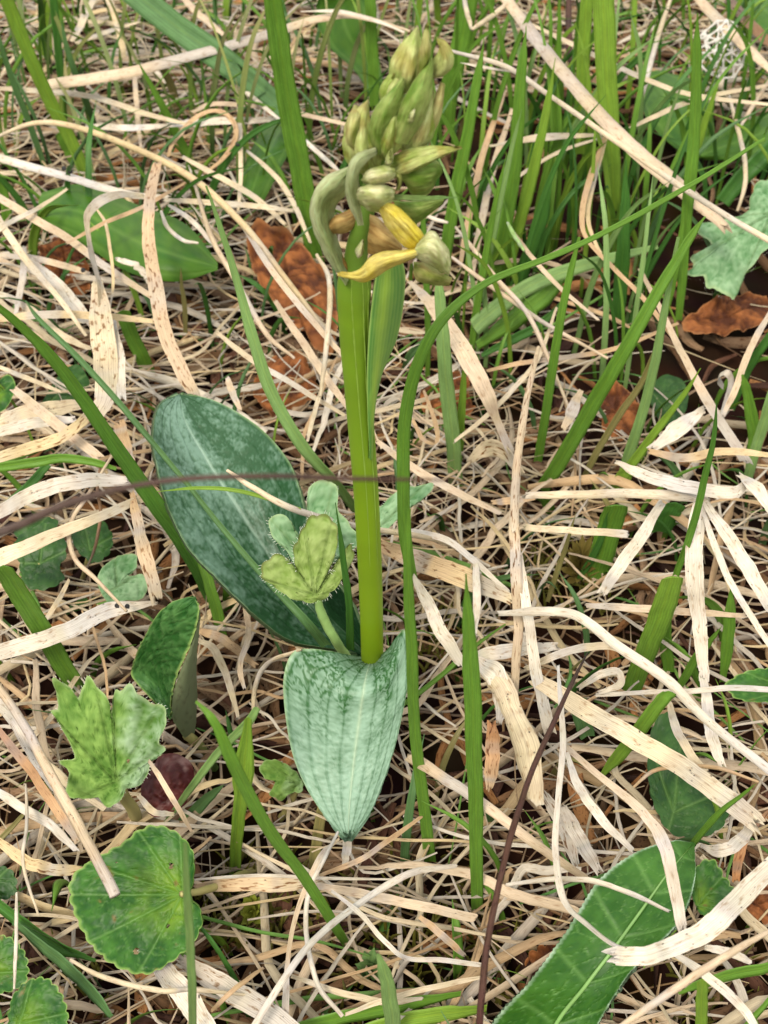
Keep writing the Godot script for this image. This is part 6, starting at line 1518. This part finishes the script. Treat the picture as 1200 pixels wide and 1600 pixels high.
func build_odd_things() -> void:
	# lacy skeleton of a seed head
	var c := on_ground(1128, 78, 17)
	var s := mm_per_px(c)
	var o := thing("lacy_skeleton", "white lacy skeleton of a leaf or seed head beside the tan corner blade", "seed head", Vector3(c.x, 0, c.z))
	var mb := MB.new()
	var side := Vector3(1, 0, 0)
	var up := Vector3(0, 0.75, -0.66)
	var out := Vector3(0, 0.66, 0.75)
	var knots := []
	for r in 4:
		var count: int = [1, 6, 11, 15][r]
		for k in count:
			var a := TAU * k / count + r * 0.35 + rng.randf_range(-0.2, 0.2)
			var rad: float = [0.0, 0.35, 0.68, 1.0][r] * rng.randf_range(0.86, 1.08)
			knots.append([c + side * cos(a) * rad * 40.0 * s + up * sin(a) * rad * 46.0 * s + out * (1.0 - rad * rad) * 16.0 * s, r])
	for i in knots.size():
		var best := []   # [distance, index] of the knots one ring further in
		for j in knots.size():
			if knots[j][1] == knots[i][1] - 1:
				best.append([(knots[i][0] as Vector3).distance_to(knots[j][0]), j])
		best.sort()
		var to := []
		for q in mini(best.size(), 1 + i % 2):
			to.append(best[q][1])
		if knots[i][1] > 0:
			var nxt := i + 1
			if nxt >= knots.size() or knots[nxt][1] != knots[i][1]:
				while nxt > 0 and (nxt >= knots.size() or knots[nxt - 1][1] == knots[i][1]):
					nxt -= 1
			to.append(nxt)
		for j in to:
			var a: Vector3 = knots[i][0]
			var b: Vector3 = knots[j][0]
			blade(mb, [a, (a + b) * 0.5 + out * rng.randf_range(-1.0, 1.5) * s * 2.0, b], rng.randf_range(3.2, 5.0), Color(0.62, 0.61, 0.56), Color(0.66, 0.64, 0.58), {"per": 4, "sec": "stalk", "prof": [1.4, 0.75, 1.4], "wobble": 0.1})
	part(mb, "netting", M.straw, o, Vector3(c.x, 0, c.z))
	mb = MB.new()
	blade(mb, [c - up * 44.0 * s, c - up * 60.0 * s - out * 4.0 * s, on_ground(1140, 165, 5)], 10, T.white, T.cream, {"sec": "stalk", "prof": [1.0, 0.9, 0.8]})
	part(mb, "stalk", M.straw, o, Vector3(c.x, 0, c.z))
	# dark red seed in the litter
	leafy("seed_husk", "shiny dark red seed husk beside the downy lobed leaf", "seed husk", [220, 1252, 222, 1222, 236, 1204, 250, 1182, 276, 1178, 298, 1192, 302, 1218, 288, 1236, 292, 1254, 268, 1270, 240, 1276], [262, 1232], 8, Vector3(0.1, 1, 0.6), "seed", "leaf", 60, 5, 0.05, {"rings": 24, "dome": 1.0, "seed": 3.3, "thick": 0.4}, [])
	# yellow-green moss sprig and a tiny shoot
	for q in [["moss_sprig", "tiny yellow-green moss sprig right of the heart-shaped leaf", 395, 1425, 26, Color(0.34, 0.38, 0.05), 4.0], ["moss_sprig", "brownish moss cone in the gap left of the broad green blade", 905, 895, 40, Color(0.26, 0.20, 0.05), 7.0], ["seedling", "tiny pale green seedling by the foot of the bent-tip blade", 578, 1515, 12, Color(0.18, 0.32, 0.10), 4.5]]:
		var at := on_ground(q[2], q[3], 3.0)
		var ob := thing(q[0], q[1], "moss" if q[0] == "moss_sprig" else "seedling", Vector3(at.x, 0, at.z))
		for k in int(q[4]):
			var m2 := MB.new()
			var a := TAU * k * 0.382
			var f := float(k) / float(q[4])
			var d := Vector3(cos(a) * (1.0 - f * 0.5), 0.5 + f, sin(a) * (1.0 - f * 0.5)) * float(q[6]) * 0.32
			var b := at + Vector3(0, f * float(q[6]) * 0.4 - 1.0, 0)
			var col: Color = q[5]
			blade(m2, [b, b + d * 0.6, b + d + Vector3(0, -0.25, 0)], 0.7, col * 0.8, col * 1.1, {"mm": 1, "per": 3, "sec": "keel", "prof": [0.6, 1.1, 0.1], "wobble": 0.0})
			part(m2, "leaflet", M.grass, ob, Vector3(at.x, 0, at.z))
	# black specks: tiny fungus dots on the straws
	for q in [[374, 166, 14.6, "on the thin vertical straw, upper one"], [371, 226, 14.4, "at the rotten bend of the hooked straw"], [100, 264, 16.8, "on the bright white blade at the left, smaller one"], [110, 269, 16.9, "on the bright white blade at the left, larger one"], [130, 423, 13.8, "on the end of the pale straw over the orange leaf"], [183, 947, 14.8, "at the tip of the split white blade, left of two"], [199, 948, 14.8, "at the tip of the split white blade, right of two"]]:
		var at := on_ground(q[0], q[1], q[2])
		var m3 := MB.new()
		var r := 3.4 * mm_per_px(at)
		blade(m3, [at - Vector3(r, 0, 0.2), at + Vector3(0, r * 0.3, 0), at + Vector3(r, 0, 0.2)], 7.5, Color(0.01, 0.009, 0.008), Color(0.012, 0.01, 0.01), {"sec": "stalk", "prof": [0.2, 1, 1, 0.2], "per": 5, "wobble": 0.0})
		single(m3, "black_speck", M.hair, at, "tiny black speck " + q[3], "speck", "black specks on the straws")
